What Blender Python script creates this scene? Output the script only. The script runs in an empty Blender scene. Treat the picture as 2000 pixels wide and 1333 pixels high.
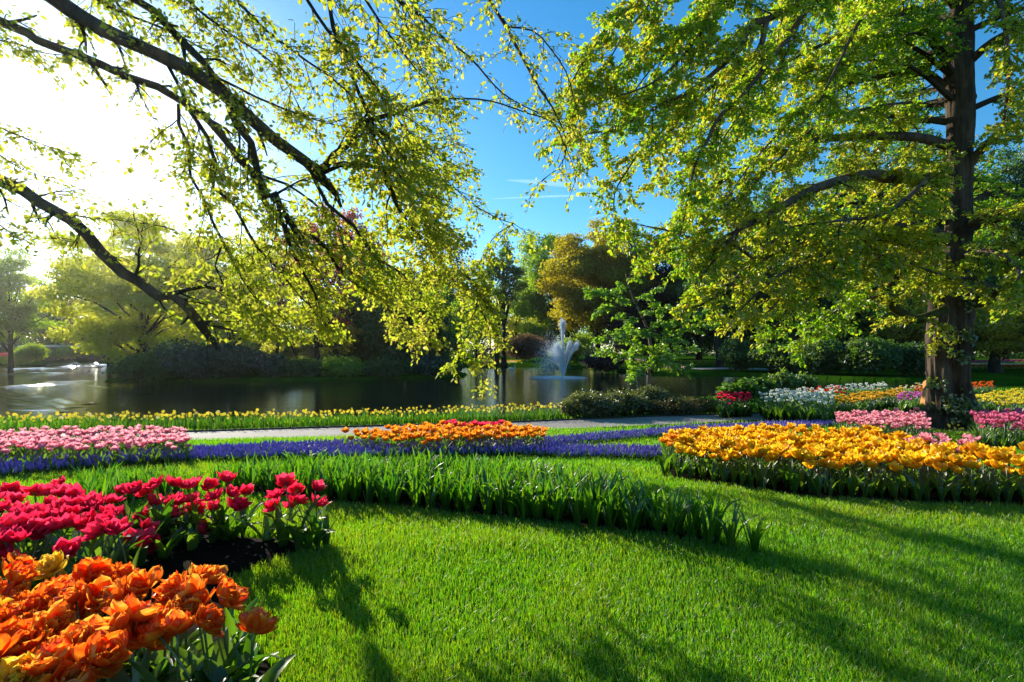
import bpy, math, random
import numpy as np
from mathutils import Vector, Matrix, geometry

scene = bpy.context.scene
STAGE = 9
HAZE = 0.00018
COL = scene.collection
R = math.radians

# ------------------------------------------------------------------ camera
CZ = 1.5
cam_d = bpy.data.cameras.new('camera')
cam = bpy.data.objects.new('camera', cam_d); COL.objects.link(cam)
cam.location = (0, 0, CZ); cam.rotation_euler = (R(90), 0, 0)
cam_d.lens = 18; cam_d.sensor_width = 36; cam_d.shift_y = 0.01175
cam_d.clip_start = 0.05; cam_d.clip_end = 20000
scene.camera = cam

# ------------------------------------------------------------------ world, sun, exposure
SUN_AZ, SUN_EL = -39.2, 19.8          # degrees, azimuth measured from +Y towards +X
world = bpy.data.worlds.new('World'); scene.world = world; world.use_nodes = True
wn, wl = world.node_tree.nodes, world.node_tree.links
wn.clear()
wo = wn.new('ShaderNodeOutputWorld'); bg = wn.new('ShaderNodeBackground')
sky = wn.new('ShaderNodeTexSky'); sky.sky_type = 'NISHITA'; sky.sun_disc = False
sky.sun_elevation = R(SUN_EL); sky.sun_rotation = R(SUN_AZ)
sky.altitude = 0; sky.air_density = 1.0; sky.dust_density = 0.22; sky.ozone_density = 4.0
hs = wn.new('ShaderNodeHueSaturation'); hs.inputs['Saturation'].default_value = 1.25
hs.inputs['Hue'].default_value = 0.49
wl.new(sky.outputs[0], hs.inputs['Color']); wl.new(hs.outputs[0], bg.inputs['Color'])
bg.inputs['Strength'].default_value = 0.122
wl.new(bg.outputs[0], wo.inputs['Surface'])

sun_d = bpy.data.lights.new('sun', 'SUN'); sun = bpy.data.objects.new('sun', sun_d); COL.objects.link(sun)
sun_d.energy = 5.0; sun_d.angle = R(0.5); sun_d.color = (1.0, 0.92, 0.75)
_a, _e = R(SUN_AZ), R(SUN_EL)
SUNV = Vector((math.sin(_a) * math.cos(_e), math.cos(_a) * math.cos(_e), math.sin(_e)))
sun.rotation_euler = SUNV.to_track_quat('Z', 'Y').to_euler()
sun.location = SUNV * 200

vs = scene.view_settings
vs.view_transform = 'Standard'; vs.look = 'None'; vs.exposure = 0.90; vs.gamma = 1.0
cy = scene.cycles
cy.max_bounces = 6; cy.diffuse_bounces = 3; cy.glossy_bounces = 3; cy.transmission_bounces = 5
cy.transparent_max_bounces = 6; cy.volume_bounces = 0
cy.caustics_reflective = False; cy.caustics_refractive = False
cy.sample_clamp_indirect = 6.0; cy.sample_clamp_direct = 0.0
cy.use_denoising = True
try:
    cy.denoiser = 'OPENIMAGEDENOISE'; cy.denoising_input_passes = 'RGB_ALBEDO_NORMAL'
except Exception:
    pass

# ------------------------------------------------------------------ small helpers
def tag(o, label=None, cat=None, group=None, kind=None):
    if label: o['label'] = label
    if cat: o['category'] = cat
    if group: o['group'] = group
    if kind: o['kind'] = kind
    return o

def empty(name, loc=(0, 0, 0), rz=0.0, parent=None):
    o = bpy.data.objects.new(name, None); COL.objects.link(o)
    o.location = loc; o.rotation_euler = (0, 0, rz); o.empty_display_size = .1
    if parent: o.parent = parent
    return o

def inst(name, mesh, loc=(0, 0, 0), rot=(0, 0, 0), scale=1.0, parent=None):
    o = bpy.data.objects.new(name, mesh); COL.objects.link(o)
    o.location = loc; o.rotation_euler = rot
    o.scale = (scale, scale, scale) if not hasattr(scale, '__len__') else scale
    if parent: o.parent = parent
    return o

class MB:
    """collects numpy chunks and writes ONE mesh"""
    def __init__(self):
        self.v, self.q, self.t, self.n = [], [], [], 0
    def add(self, v, quads=None, tris=None, rnd=0.5, mat=0, pt=0.0):
        v = np.asarray(v, dtype=np.float32).reshape(-1, 3)
        k = len(v)
        ptv = np.full(k, pt, np.float32) if np.isscalar(pt) else np.asarray(pt, np.float32)
        self.v.append((v, ptv))
        for lst, f, w in ((self.q, quads, 4), (self.t, tris, 3)):
            if f is None or len(f) == 0: continue
            f = np.asarray(f, dtype=np.int64).reshape(-1, w)
            m = len(f)
            r = np.full(m, rnd, np.float32) if np.isscalar(rnd) else np.asarray(rnd, np.float32)
            if len(r) != m: r = np.resize(np.repeat(r, max(1, m // max(1, len(r)))), m)
            mt = np.full(m, mat, np.int32) if np.isscalar(mat) else np.asarray(mat, np.int32)
            lst.append((f + self.n, r, mt))
        self.n += k
    def mesh(self, name, mats, origin=(0, 0, 0), smooth=False):
        me = bpy.data.meshes.new(name)
        if not self.v: return me
        v = np.concatenate([a for a, _ in self.v]) - np.asarray(origin, np.float32)
        pt = np.concatenate([b for _, b in self.v])
        loops, starts, rn, mt = [], [], [], []
        off = 0
        for lst, w in ((self.q, 4), (self.t, 3)):
            if not lst: continue
            f = np.concatenate([a for a, _, _ in lst])
            loops.append(f.ravel()); starts.append(off + np.arange(len(f)) * w); off += len(f) * w
            rn.append(np.concatenate([b for _, b, _ in lst])); mt.append(np.concatenate([c for _, _, c in lst]))
        loops = np.concatenate(loops); starts = np.concatenate(starts); rn = np.concatenate(rn); mt = np.concatenate(mt)
        me.vertices.add(len(v)); me.vertices.foreach_set('co', v.ravel().astype(np.float32))
        me.loops.add(len(loops)); me.loops.foreach_set('vertex_index', loops.astype(np.int32))
        me.polygons.add(len(starts)); me.polygons.foreach_set('loop_start', starts.astype(np.int32))
        me.polygons.foreach_set('material_index', mt.astype(np.int32))
        for m in mats: me.materials.append(m)
        a = me.attributes.new('rnd', 'FLOAT', 'FACE'); a.data.foreach_set('value', rn.astype(np.float32))
        if pt.any():
            b = me.attributes.new('pt', 'FLOAT', 'POINT'); b.data.foreach_set('value', pt.astype(np.float32))
        me.update(calc_edges=True)
        me.polygons.foreach_set('use_smooth', np.full(len(starts), bool(smooth)))
        return me
    def build(self, name, mats, parent=None, loc=(0, 0, 0), origin=(0, 0, 0), smooth=False):
        return inst(name, self.mesh(name, mats if isinstance(mats, (list, tuple)) else [mats], origin, smooth), loc, parent=parent)

def rot_to(d, up=(0, 0, 1)):
    d = np.asarray(d, float); d = d / (np.linalg.norm(d) + 1e-9)
    u = np.asarray(up, float)
    s = np.cross(d, u)
    if np.linalg.norm(s) < 1e-4: s = np.cross(d, (1, 0, 0.1))
    s /= np.linalg.norm(s); n = np.cross(s, d)
    return d, s, n

def smooth_pts(pts, step):
    p = np.asarray(pts, float)
    if len(p) < 3:
        m = max(2, int(np.linalg.norm(p[1] - p[0]) / step) + 1)
        return p[0] + np.linspace(0, 1, m)[:, None] * (p[1] - p[0])
    e = np.vstack([2 * p[0] - p[1], p, 2 * p[-1] - p[-2]])
    out = []
    for i in range(1, len(e) - 2):
        p0, p1, p2, p3 = e[i - 1], e[i], e[i + 1], e[i + 2]
        m = max(1, int(np.linalg.norm(p2 - p1) / step))
        t = (np.arange(m) / m)[:, None]
        out.append(.5 * (2 * p1 + (p2 - p0) * t + (2 * p0 - 5 * p1 + 4 * p2 - p3) * t ** 2 + (3 * p1 - p0 - 3 * p2 + p3) * t ** 3))
    out.append(p[-1:])
    return np.vstack(out)

def tube(mb, pts, radii, seg=6, mat=0, rnd=.5, cap=True, bump=None, rng=None):
    p = np.asarray(pts, float); n = len(p)
    if n < 2: return
    r = np.asarray(radii, float) if hasattr(radii, '__len__') else np.full(n, radii)
    if len(r) == 2 and n != 2: r = np.linspace(r[0], r[1], n)
    tg = np.gradient(p, axis=0); tg /= (np.linalg.norm(tg, axis=1)[:, None] + 1e-9)
    ref = np.array((0.13, 0.21, 1.0)) if abs(tg[0, 2]) < .9 else np.array((1.0, .13, .1))
    s = np.cross(tg, ref); s /= (np.linalg.norm(s, axis=1)[:, None] + 1e-9)
    u = np.cross(s, tg)
    a = np.arange(seg) * 2 * math.pi / seg
    rr = np.repeat(r[:, None], seg, 1)
    if bump and rng is not None: rr = rr * (1 + bump * (rng.random((n, seg)) - .5))
    v = p[:, None, :] + rr[..., None] * (np.cos(a)[None, :, None] * s[:, None, :] + np.sin(a)[None, :, None] * u[:, None, :])
    v = v.reshape(-1, 3)
    i = np.arange(n - 1)[:, None] * seg; j = np.arange(seg)[None, :]; j2 = (j + 1) % seg
    q = np.stack([i + j, i + j2, i + seg + j2, i + seg + j], -1).reshape(-1, 4)
    t = None
    if cap:
        c = len(v); v = np.vstack([v, p[-1] + tg[-1] * r[-1] * .3])
        t = np.stack([(n - 1) * seg + np.arange(seg), (n - 1) * seg + (np.arange(seg) + 1) % seg, np.full(seg, c)], -1)
    mb.add(v, q, t, rnd=rnd, mat=mat)

def orient(tmpl, pos, d, nrm, size):
    """place template (k,3: along, across, up) at N positions; returns (N*k,3)"""
    d = d / (np.linalg.norm(d, axis=1)[:, None] + 1e-9)
    s = np.cross(nrm, d); s /= (np.linalg.norm(s, axis=1)[:, None] + 1e-9)
    n = np.cross(d, s)
    T = np.asarray(tmpl, float)
    sz = size[:, None, None]
    v = pos[:, None, :] + sz * (T[None, :, 0, None] * d[:, None, :] + T[None, :, 1, None] * s[:, None, :] + T[None, :, 2, None] * n[:, None, :])
    return v.reshape(-1, 3)

LEAF = [(0, 0, 0), (.38, .34, .10), (.78, .22, .06), (1, 0, -.06), (.78, -.22, .06), (.38, -.34, .10)]
LEAFQ = np.array([(0, 1, 2, 3), (0, 3, 4, 5)])
CARD = [(-.5, -.12, 0), (0, -.36, .10), (.5, .05, -.05), (.05, .38, .10)]
CARDQ = np.array([(0, 1, 2, 3)])

def add_leaves(mb, pos, d, nrm, size, rnd, mat=0, tmpl=LEAF, quads=LEAFQ):
    if len(pos) == 0: return
    k = len(tmpl)
    v = orient(tmpl, pos, d, nrm, size)
    f = (np.arange(len(pos))[:, None, None] * k + quads[None]).reshape(-1, 4)
    mb.add(v, f, rnd=np.repeat(rnd, len(quads)), mat=mat)

def unit(rng, n):
    v = rng.normal(size=(n, 3)); return v / np.linalg.norm(v, axis=1)[:, None]

def in_poly(x, y, poly):
    x = np.asarray(x, float); y = np.asarray(y, float); res = np.zeros(x.shape, bool)
    n = len(poly)
    for i in range(n):
        x1, y1 = poly[i][:2]; x2, y2 = poly[(i + 1) % n][:2]
        if y1 == y2: continue
        c = ((y1 > y) != (y2 > y)) & (x < (x2 - x1) * (y - y1) / (y2 - y1) + x1)
        res ^= c
    return res

# ------------------------------------------------------------------ value noise (numpy)
_nr = np.random.default_rng(5); _NT = _nr.random((64, 64))
def vnoise(x, y):
    xi = np.floor(x).astype(int); yi = np.floor(y).astype(int); fx = x - xi; fy = y - yi
    fx = fx * fx * (3 - 2 * fx); fy = fy * fy * (3 - 2 * fy)
    g = lambda a, b: _NT[a % 64, b % 64]
    return (g(xi, yi) * (1 - fx) + g(xi + 1, yi) * fx) * (1 - fy) + (g(xi, yi + 1) * (1 - fx) + g(xi + 1, yi + 1) * fx) * fy

# ------------------------------------------------------------------ terrain: lawn sloping to a pond with an island
WATER = -1.0
NEAR = np.array([(-140, 20), (-60, 16.5), (-20, 17), (-5, 17.2), (1.5, 18.2), (4, 20.5), (7, 24), (12, 26.5), (20, 31), (32, 33), (60, 34), (140, 40)], float)
FAR = np.array([(-300, 90), (-140, 95), (-100, 100), (-60, 112), (-9, 92), (5, 90), (11.7, 78), (15, 60), (18, 57), (24, 57), (27, 50), (30, 45), (33, 42.5), (40, 41), (60, 41), (140, 46)], float)
ISLE = [(-37, 50), (-36, 45), (-33, 43), (-27, 44), (-20, 45.5), (-14, 47.5), (-8, 51.5), (-5, 55), (-5, 59), (-9, 66), (-16, 70), (-26, 68), (-34, 60)]
def poly_sd(x, y, poly):
    """signed distance, positive inside"""
    P = np.array(poly, float); d = np.full(np.shape(x), 1e9)
    for i in range(len(P)):
        a = P[i]; b = P[(i + 1) % len(P)]; ab = b - a; L = ab @ ab
        t = np.clip(((x - a[0]) * ab[0] + (y - a[1]) * ab[1]) / L, 0, 1)
        d = np.minimum(d, np.hypot(x - a[0] - t * ab[0], y - a[1] - t * ab[1]))
    return np.where(in_poly(x, y, poly), d, -d)
def upland(x, y):
    """the lawn before the pond is cut in"""
    z = -0.055 * np.maximum(0.0, y - 4.0)
    return np.maximum(z, -0.62) + 0.02 * (vnoise(x * .5 + 9, y * .5 + 3) - .5)
def ground(x, y):
    x = np.asarray(x, float); y = np.asarray(y, float)
    yn = np.interp(x, NEAR[:, 0], NEAR[:, 1]); yf = np.interp(x, FAR[:, 0], FAR[:, 1])
    dl = np.maximum(yn - y, (y - yf))                       # positive on land
    dl = np.maximum(dl, poly_sd(x, y, ISLE))
    near_z = upland(x, y)
    far_z = -0.62 + np.clip((y - yf) * .012, 0, 1.2) + .25 * (vnoise(x * .1, y * .1) - .3) * np.clip((y - yf) / 10, 0, 1)
    isle_z = -0.72 + .25 * np.clip(poly_sd(x, y, ISLE) / 6, 0, 1)
    land = np.where(y < yn + .01, near_z, np.where(y > yf - .01, far_z, isle_z))
    k = np.clip((dl + .75) / 1.25, 0, 1); k = k * k * (3 - 2 * k)
    return land * k + (-1.7) * (1 - k)
def G(x, y):
    return float(ground(np.array([x]), np.array([y]))[0])
def at(px, py, h=0.0, fn=None):
    """where the sight line through photo pixel (px,py) meets the lawn raised by h"""
    dx, dz = (px - 1000) / 1000, (690 - py) / 1000
    lo, hi = .3, 80.0
    f = lambda d: CZ + dz * d - (float(upland(np.array([dx * d]), np.array([d]))[0]) + h)
    for _ in range(50):
        m = (lo + hi) / 2
        if f(m) > 0: lo = m
        else: hi = m
    return (dx * lo, lo)
def pix(px, py, d):
    return np.array(((px - 1000) / 1000 * d, d, CZ + (690 - py) / 1000 * d))
def outline(pts):
    """list of (px,py,h) -> list of (x,y)"""
    return [at(*p) for p in pts]

# ------------------------------------------------------------------ node materials
def nmat(name):
    m = bpy.data.materials.new(name); m.use_nodes = True
    nt = m.node_tree; nt.nodes.clear()
    out = nt.nodes.new('ShaderNodeOutputMaterial')
    return m, nt.nodes, nt.links, out
def attr(N, name):
    a = N.new('ShaderNodeAttribute'); a.attribute_name = name; return a.outputs['Fac']
def ramp(N, L, fac, stops, interp='LINEAR'):
    r = N.new('ShaderNodeValToRGB'); r.color_ramp.interpolation = interp
    e = r.color_ramp.elements
    while len(e) < len(stops): e.new(.5)
    for i, (p, c) in enumerate(stops):
        e[i].position = p; e[i].color = (*c, 1) if len(c) == 3 else c
    L.new(fac, r.inputs[0]); return r.outputs[0]
def noise(N, L, scale, detail=3, vec=None, rough=.5):
    t = N.new('ShaderNodeTexNoise'); t.inputs['Scale'].default_value = scale; t.inputs['Detail'].default_value = detail
    t.inputs['Roughness'].default_value = rough
    if vec is not None: L.new(vec, t.inputs['Vector'])
    return t.outputs['Fac']
def mathn(N, L, op, a, b):
    m = N.new('ShaderNodeMath'); m.operation = op
    for i, v in enumerate((a, b)):
        if hasattr(v, 'is_output') or isinstance(v, bpy.types.NodeSocket): L.new(v, m.inputs[i])
        else: m.inputs[i].default_value = v
    return m.outputs[0]
def coords(N, kind='Object'):
    return N.new('ShaderNodeTexCoord').outputs[kind]

def foliage(name, refl, trans, tmix=.5, gloss=.06, rough=.4, src='rnd'):
    """thin leaf: reflects refl, lets trans through (both are colour stops over the per-leaf random value)"""
    m, N, L, out = nmat(name)
    f = attr(N, src)
    k = len(refl)
    st = lambda cs: [(i / max(1, k - 1), c) for i, c in enumerate(cs)]
    c1 = ramp(N, L, f, st(refl)); c2 = ramp(N, L, f, st(trans))
    d = N.new('ShaderNodeBsdfDiffuse'); L.new(c1, d.inputs['Color'])
    t = N.new('ShaderNodeBsdfTranslucent'); L.new(c2, t.inputs['Color'])
    mx = N.new('ShaderNodeMixShader'); mx.inputs[0].default_value = tmix
    L.new(d.outputs[0], mx.inputs[1]); L.new(t.outputs[0], mx.inputs[2])
    if gloss > 0:
        g = N.new('ShaderNodeBsdfGlossy'); g.inputs['Roughness'].default_value = rough
        g.inputs['Color'].default_value = (1, 1, 1, 1)
        m2 = N.new('ShaderNodeMixShader'); m2.inputs[0].default_value = gloss
        L.new(mx.outputs[0], m2.inputs[1]); L.new(g.outputs[0], m2.inputs[2]); mx = m2
    L.new(mx.outputs[0], out.inputs['Surface'])
    return m

def bark(name, a, b, scale=6, bump=.6, stretch=.25):
    m, N, L, out = nmat(name)
    tc = coords(N); mp = N.new('ShaderNodeMapping'); mp.inputs['Scale'].default_value = (1, 1, stretch); L.new(tc, mp.inputs['Vector'])
    f = noise(N, L, scale, 8, mp.outputs[0], .7)
    c = ramp(N, L, f, [(.3, a), (.7, b)])
    big = noise(N, L, 1.3, 4, tc, .6); tone = ramp(N, L, big, [(.32, (.38, .36, .33)), (.52, (.85, .85, .82)), (.68, (1.25, 1.2, 1.1))])
    mx = N.new('ShaderNodeMix'); mx.data_type = 'RGBA'; mx.blend_type = 'MULTIPLY'; mx.inputs[0].default_value = 1
    L.new(c, mx.inputs[6]); L.new(tone, mx.inputs[7]); c = mx.outputs[2]
    p = N.new('ShaderNodeBsdfPrincipled'); p.inputs['Roughness'].default_value = .9
    p.inputs['Specular IOR Level'].default_value = .2
    L.new(c, p.inputs['Base Color'])
    bp = N.new('ShaderNodeBump'); bp.inputs['Strength'].default_value = bump; bp.inputs['Distance'].default_value = .04
    L.new(f, bp.inputs['Height']); L.new(bp.outputs[0], p.inputs['Normal'])
    L.new(p.outputs[0], out.inputs['Surface'])
    return m

def plain(name, col, rough=.8, spec=.3, var=0.0, scale=8):
    m, N, L, out = nmat(name)
    p = N.new('ShaderNodeBsdfPrincipled'); p.inputs['Roughness'].default_value = rough
    p.inputs['Specular IOR Level'].default_value = spec
    if var:
        f = noise(N, L, scale, 5, coords(N))
        c = ramp(N, L, f, [(.25, tuple(x * (1 - var) for x in col)), (.75, tuple(x * (1 + var) for x in col))])
        L.new(c, p.inputs['Base Color'])
    else: p.inputs['Base Color'].default_value = (*col, 1)
    L.new(p.outputs[0], out.inputs['Surface'])
    return m
# ================================================================== MATERIALS OF THE PLACE
M_BARK_NEAR = bark('bark_beech', (.050, .034, .026), (.20, .145, .11), 9, .7, .3)
M_BARK_OLD = bark('bark_old', (.016, .011, .008), (.15, .105, .072), 7, 1.0, .16)
M_BARK_FAR = bark('bark_far', (.018, .014, .010), (.06, .046, .034), 2, .3, .2)
M_TWIG = plain('twig_bark', (.045, .032, .022), .85, .2)
M_MOSS = plain('mossy_bark', (.055, .06, .018), .9, .1, .5, 7)
M_BEECH = foliage('young_beech_leaf', [(.08, .115, .008), (.14, .17, .012), (.21, .19, .03)], [(.36, .52, .012), (.57, .64, .025), (.72, .62, .08)], .63, .035)
M_LIME = foliage('bright_green_leaf', [(.05, .12, .006), (.10, .165, .008), (.19, .17, .014)], [(.20, .56, .006), (.48, .68, .012), (.74, .62, .03)], .64, .05)
M_IVY = foliage('ivy_leaf', [(.03, .07, .006), (.08, .12, .01)], [(.12, .24, .01), (.34, .38, .02)], .4, .1)

# lawn: soil-and-thatch colour under the blades
def lawn_mat():
    m, N, L, out = nmat('lawn_turf')
    tc = coords(N)
    f1 = noise(N, L, .8, 4, tc); f2 = noise(N, L, 60, 4, tc)
    c1 = ramp(N, L, f1, [(.3, (.020, .075, .004)), (.7, (.045, .12, .006))])
    c2 = ramp(N, L, f2, [(.3, (.4, .4, .4)), (.7, (1.25, 1.25, 1.25))])
    mx = N.new('ShaderNodeMix'); mx.data_type = 'RGBA'; mx.blend_type = 'MULTIPLY'; mx.inputs[0].default_value = 1
    L.new(c1, mx.inputs[6]); L.new(c2, mx.inputs[7])
    d = N.new('ShaderNodeBsdfDiffuse'); L.new(mx.outputs[2], d.inputs[0])
    bp = N.new('ShaderNodeBump'); bp.inputs['Strength'].default_value = .9; bp.inputs['Distance'].default_value = .05
    L.new(f2, bp.inputs['Height']); L.new(bp.outputs[0], d.inputs['Normal'])
    L.new(d.outputs[0], out.inputs['Surface']); return m
M_LAWN = lawn_mat()
M_GRASS = foliage('grass_blade', [(.024, .095, .003), (.056, .145, .004), (.12, .165, .008)], [(.10, .46, .003), (.25, .63, .005), (.50, .60, .012)], .58, .035, .4)

def soil_mat():
    m, N, L, out = nmat('bed_soil')
    tc = coords(N); f = noise(N, L, 40, 6, tc, .7); f2 = noise(N, L, 9, 4, tc)
    c = ramp(N, L, f, [(.3, (.006, .003, .002)), (.6, (.018, .010, .006)), (.88, (.065, .040, .024))])
    p = N.new('ShaderNodeBsdfPrincipled'); p.inputs['Roughness'].default_value = 1.0; p.inputs['Specular IOR Level'].default_value = .05; L.new(c, p.inputs['Base Color'])
    bp = N.new('ShaderNodeBump'); bp.inputs['Strength'].default_value = 1; bp.inputs['Distance'].default_value = .04
    L.new(mathn(N, L, 'ADD', f, f2), bp.inputs['Height']); L.new(bp.outputs[0], p.inputs['Normal'])
    L.new(p.outputs[0], out.inputs['Surface']); return m
M_SOIL = soil_mat()

def path_mat():
    m, N, L, out = nmat('path_asphalt')
    tc = coords(N); f = noise(N, L, 120, 4, tc, .7); f2 = noise(N, L, 1.2, 4, tc)
    c = ramp(N, L, f, [(.3, (.20, .175, .155)), (.7, (.32, .28, .25))])
    c2 = ramp(N, L, f2, [(.3, (.8, .8, .8)), (.7, (1.1, 1.1, 1.1))])
    mx = N.new('ShaderNodeMix'); mx.data_type = 'RGBA'; mx.blend_type = 'MULTIPLY'; mx.inputs[0].default_value = 1
    L.new(c, mx.inputs[6]); L.new(c2, mx.inputs[7])
    p = N.new('ShaderNodeBsdfPrincipled'); p.inputs['Roughness'].default_value = .85; L.new(mx.outputs[2], p.inputs['Base Color'])
    bp = N.new('ShaderNodeBump'); bp.inputs['Strength'].default_value = .4; bp.inputs['Distance'].default_value = .01
    L.new(f, bp.inputs['Height']); L.new(bp.outputs[0], p.inputs['Normal'])
    L.new(p.outputs[0], out.inputs['Surface']); return m
M_PATH = path_mat()

def water_mat():
    m, N, L, out = nmat('pond_water')
    p = N.new('ShaderNodeBsdfPrincipled')
    p.inputs['Base Color'].default_value = (.012, .013, .008, 1); p.inputs['Roughness'].default_value = .045
    p.inputs['IOR'].default_value = 1.33; p.inputs['Specular IOR Level'].default_value = .6
    tc = coords(N)
    mp = N.new('ShaderNodeMapping'); mp.inputs['Scale'].default_value = (.5, 1.6, 1); L.new(tc, mp.inputs['Vector'])
    a = noise(N, L, 1.1, 4, mp.outputs[0], .55); b = noise(N, L, 6, 4, mp.outputs[0], .6)
    s = mathn(N, L, 'ADD', a, mathn(N, L, 'MULTIPLY', b, .3))
    bp = N.new('ShaderNodeBump'); bp.inputs['Strength'].default_value = .42; bp.inputs['Distance'].default_value = .05
    L.new(s, bp.inputs['Height']); L.new(bp.outputs[0], p.inputs['Normal'])
    L.new(p.outputs[0], out.inputs['Surface']); return m
M_WATER = water_mat()

# ================================================================== GROUND, WATER, PATH
def axis(a, b, fine_a, fine_b, fine, coarse_max):
    xs = list(np.arange(fine_a, fine_b + 1e-6, fine)); st = fine; x = fine_b
    while x < b: st = min(st * 1.12, coarse_max); x += st; xs.append(x)
    st = fine; x = fine_a
    while x > a: st = min(st * 1.12, coarse_max); x -= st; xs.insert(0, x)
    return np.array(xs)
gx = axis(-900, 900, -40, 45, .55, 40); gy = axis(-60, 1200, -2, 62, .5, 40)
GX, GY = np.meshgrid(gx, gy); GZ = ground(GX, GY)
mb = MB(); nx, ny = len(gx), len(gy)
i = np.arange(ny - 1)[:, None] * nx + np.arange(nx - 1)[None, :]
mb.add(np.stack([GX, GY, GZ], -1).reshape(-1, 3), np.stack([i, i + 1, i + nx + 1, i + nx], -1).reshape(-1, 4))
tag(mb.build('ground', [M_LAWN], smooth=True), kind='structure')
mb = MB()
mb.add([(-400, 12, WATER), (200, 12, WATER), (200, 130, WATER), (-400, 130, WATER)], [(0, 1, 2, 3)])
tag(mb.build('water', [M_WATER]), kind='structure')

def ripple(name, trace, half, height):
    P = smooth_pts(np.array([((px - 1000) / 1000 * (CZ - WATER) / ((py - 690) / 1000), (CZ - WATER) / ((py - 690) / 1000), WATER + .004) for px, py in trace]), .8)
    n = len(P); tg = np.gradient(P, axis=0); tg /= np.linalg.norm(tg, axis=1)[:, None]; nr = np.stack([-tg[:, 1], tg[:, 0], 0 * tg[:, 0]], -1)
    rr = np.random.default_rng(len(trace)); hv = height * np.sin(np.linspace(.05, math.pi - .05, n)) ** .5 * (.6 + .8 * rr.random(n)); prof = [(-1, 0), (-.5, .55), (0, 1), (.5, .55), (1, 0)]
    wv = half * (.7 + .6 * rr.random(n))
    V = np.stack([P + nr * (wv * a)[:, None] + np.array((0, 0, 1.)) * (hv * b)[:, None] for a, b in prof], 1)
    i = np.arange(n - 1)[:, None] * 5 + np.arange(4)[None]; mb = MB()
    mb.add(V.reshape(-1, 3), np.stack([i, i + 5, i + 6, i + 1], -1).reshape(-1, 4)); return tag(mb.build(name, [M_WATER], smooth=True), kind='structure')
for tr_, hf_, ht_ in (([(-60, 764), (0, 757), (60, 752), (110, 748), (180, 744)], .60, .13), ([(-40, 766), (20, 768), (80, 777), (130, 785), (175, 790)], .50, .11), ([(-40, 772), (30, 776), (90, 786), (140, 797)], .40, .09), ([(-20, 758), (50, 755), (120, 751)], .40, .09),
                      ([(170, 752), (230, 760), (290, 770)], .25, .035), ([(20, 800), (90, 803), (170, 801)], .22, .04), ([(60, 712), (120, 711), (200, 712)], 2.6, .62), ([(80, 715), (140, 714), (215, 715)], 2.4, .55), ([(100, 718), (160, 717), (190, 717.5)], 1.8, .4), ([(0, 722), (70, 720), (150, 721)], .9, .2), ([(70, 709.5), (130, 709), (190, 709.5)], 2.6, .6), ([(0, 732), (60, 730), (130, 729)], .8, .16), ([(0, 785), (60, 792), (120, 806)], .35, .08)):
    ripple('glint_ripple', tr_, hf_, ht_)  # added ridges, sloped so the water mirrors bright sky as streaks and glitter

def sheet(poly, name, mat, lift=.02, step=.12, rough=.0, fn=ground):
    P = [Vector(p) for p in poly]; n = len(P)
    pts = []
    for k in range(n):
        a, b = P[k], P[(k + 1) % n]; m = max(1, int((b - a).length / step))
        pts += [a + (b - a) * (q / m) for q in range(m)]
    nb = len(pts)
    xs = [p.x for p in pts]; ys = [p.y for p in pts]
    rr = random.Random(3)
    st = max(step, math.sqrt(max(1e-6, (max(xs) - min(xs)) * (max(ys) - min(ys)) / 9000)))
    ax = np.arange(min(xs), max(xs), st); ay = np.arange(min(ys), max(ys), st)
    if len(ax) and len(ay):
        AX, AY = np.meshgrid(ax, ay); ok = poly_sd(AX, AY, [(p.x, p.y) for p in P]) > st * .5
        pts += [Vector((x + rr.uniform(-.25, .25) * st, y + rr.uniform(-.25, .25) * st)) for x, y in zip(AX[ok], AY[ok])]
    v, e, f, *_ = geometry.delaunay_2d_cdt(pts, [(k, (k + 1) % nb) for k in range(nb)], [], 1, 1e-5)
    X = np.array([p.x for p in v]); Y = np.array([p.y for p in v])
    Z = fn(X, Y) + lift
    if rough:
        sd = np.clip(poly_sd(X, Y, [(p.x, p.y) for p in P]) / .15, 0, 1)
        Z = Z + rough * sd * (vnoise(X * 9, Y * 9) + .6 * vnoise(X * 23 + 5, Y * 23) - .2)
        Z = Z - (1 - sd) * (lift + .012)
    mb = MB(); mb.add(np.stack([X, Y, Z], -1), tris=np.array(f))
    o = mb.build(name, [mat], smooth=True)
    return tag(o, kind='structure')

near_edge = [(-400, 872), (0, 866), (450, 861), (800, 851), (1100, 839), (1300, 830), (1500, 820), (1640, 815), (1800, 812.5), (2000, 812.5), (2300, 813)]
far_edge = [(2300, 806), (2000, 806), (1800, 805.5), (1640, 805.5), (1500, 808), (1300, 814), (1100, 822), (700, 835), (370, 845), (0, 848), (-400, 853)]
PATH = outline([(a, b, 0) for a, b in near_edge + far_edge])
sheet(PATH, 'path', M_PATH, .012, .25)
# thin stone edging along the far side of the path
kb = MB()
ke = np.array([(*at(a, b), 0) for a, b in far_edge]); ke = smooth_pts(ke, .3)
ke[:, 2] = ground(ke[:, 0], ke[:, 1])
o_ = np.array((0.0, .06, 0)); up = np.array((0, 0, .05))
kv = np.concatenate([ke - np.array((0, 0, .03)), ke + up, ke + up + o_, ke + o_ - np.array((0, 0, .03))]); n_ = len(ke)
s_ = np.arange(n_ - 1)
kb.add(kv, np.concatenate([np.stack([s_ + a * n_, s_ + 1 + a * n_, s_ + 1 + (a + 1) * n_, s_ + (a + 1) * n_], -1) for a in range(3)]))
tag(kb.build('path_kerb', [plain('kerb_stone', (.05, .042, .035), .9, .2, .3, 20)]), kind='structure')

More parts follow.
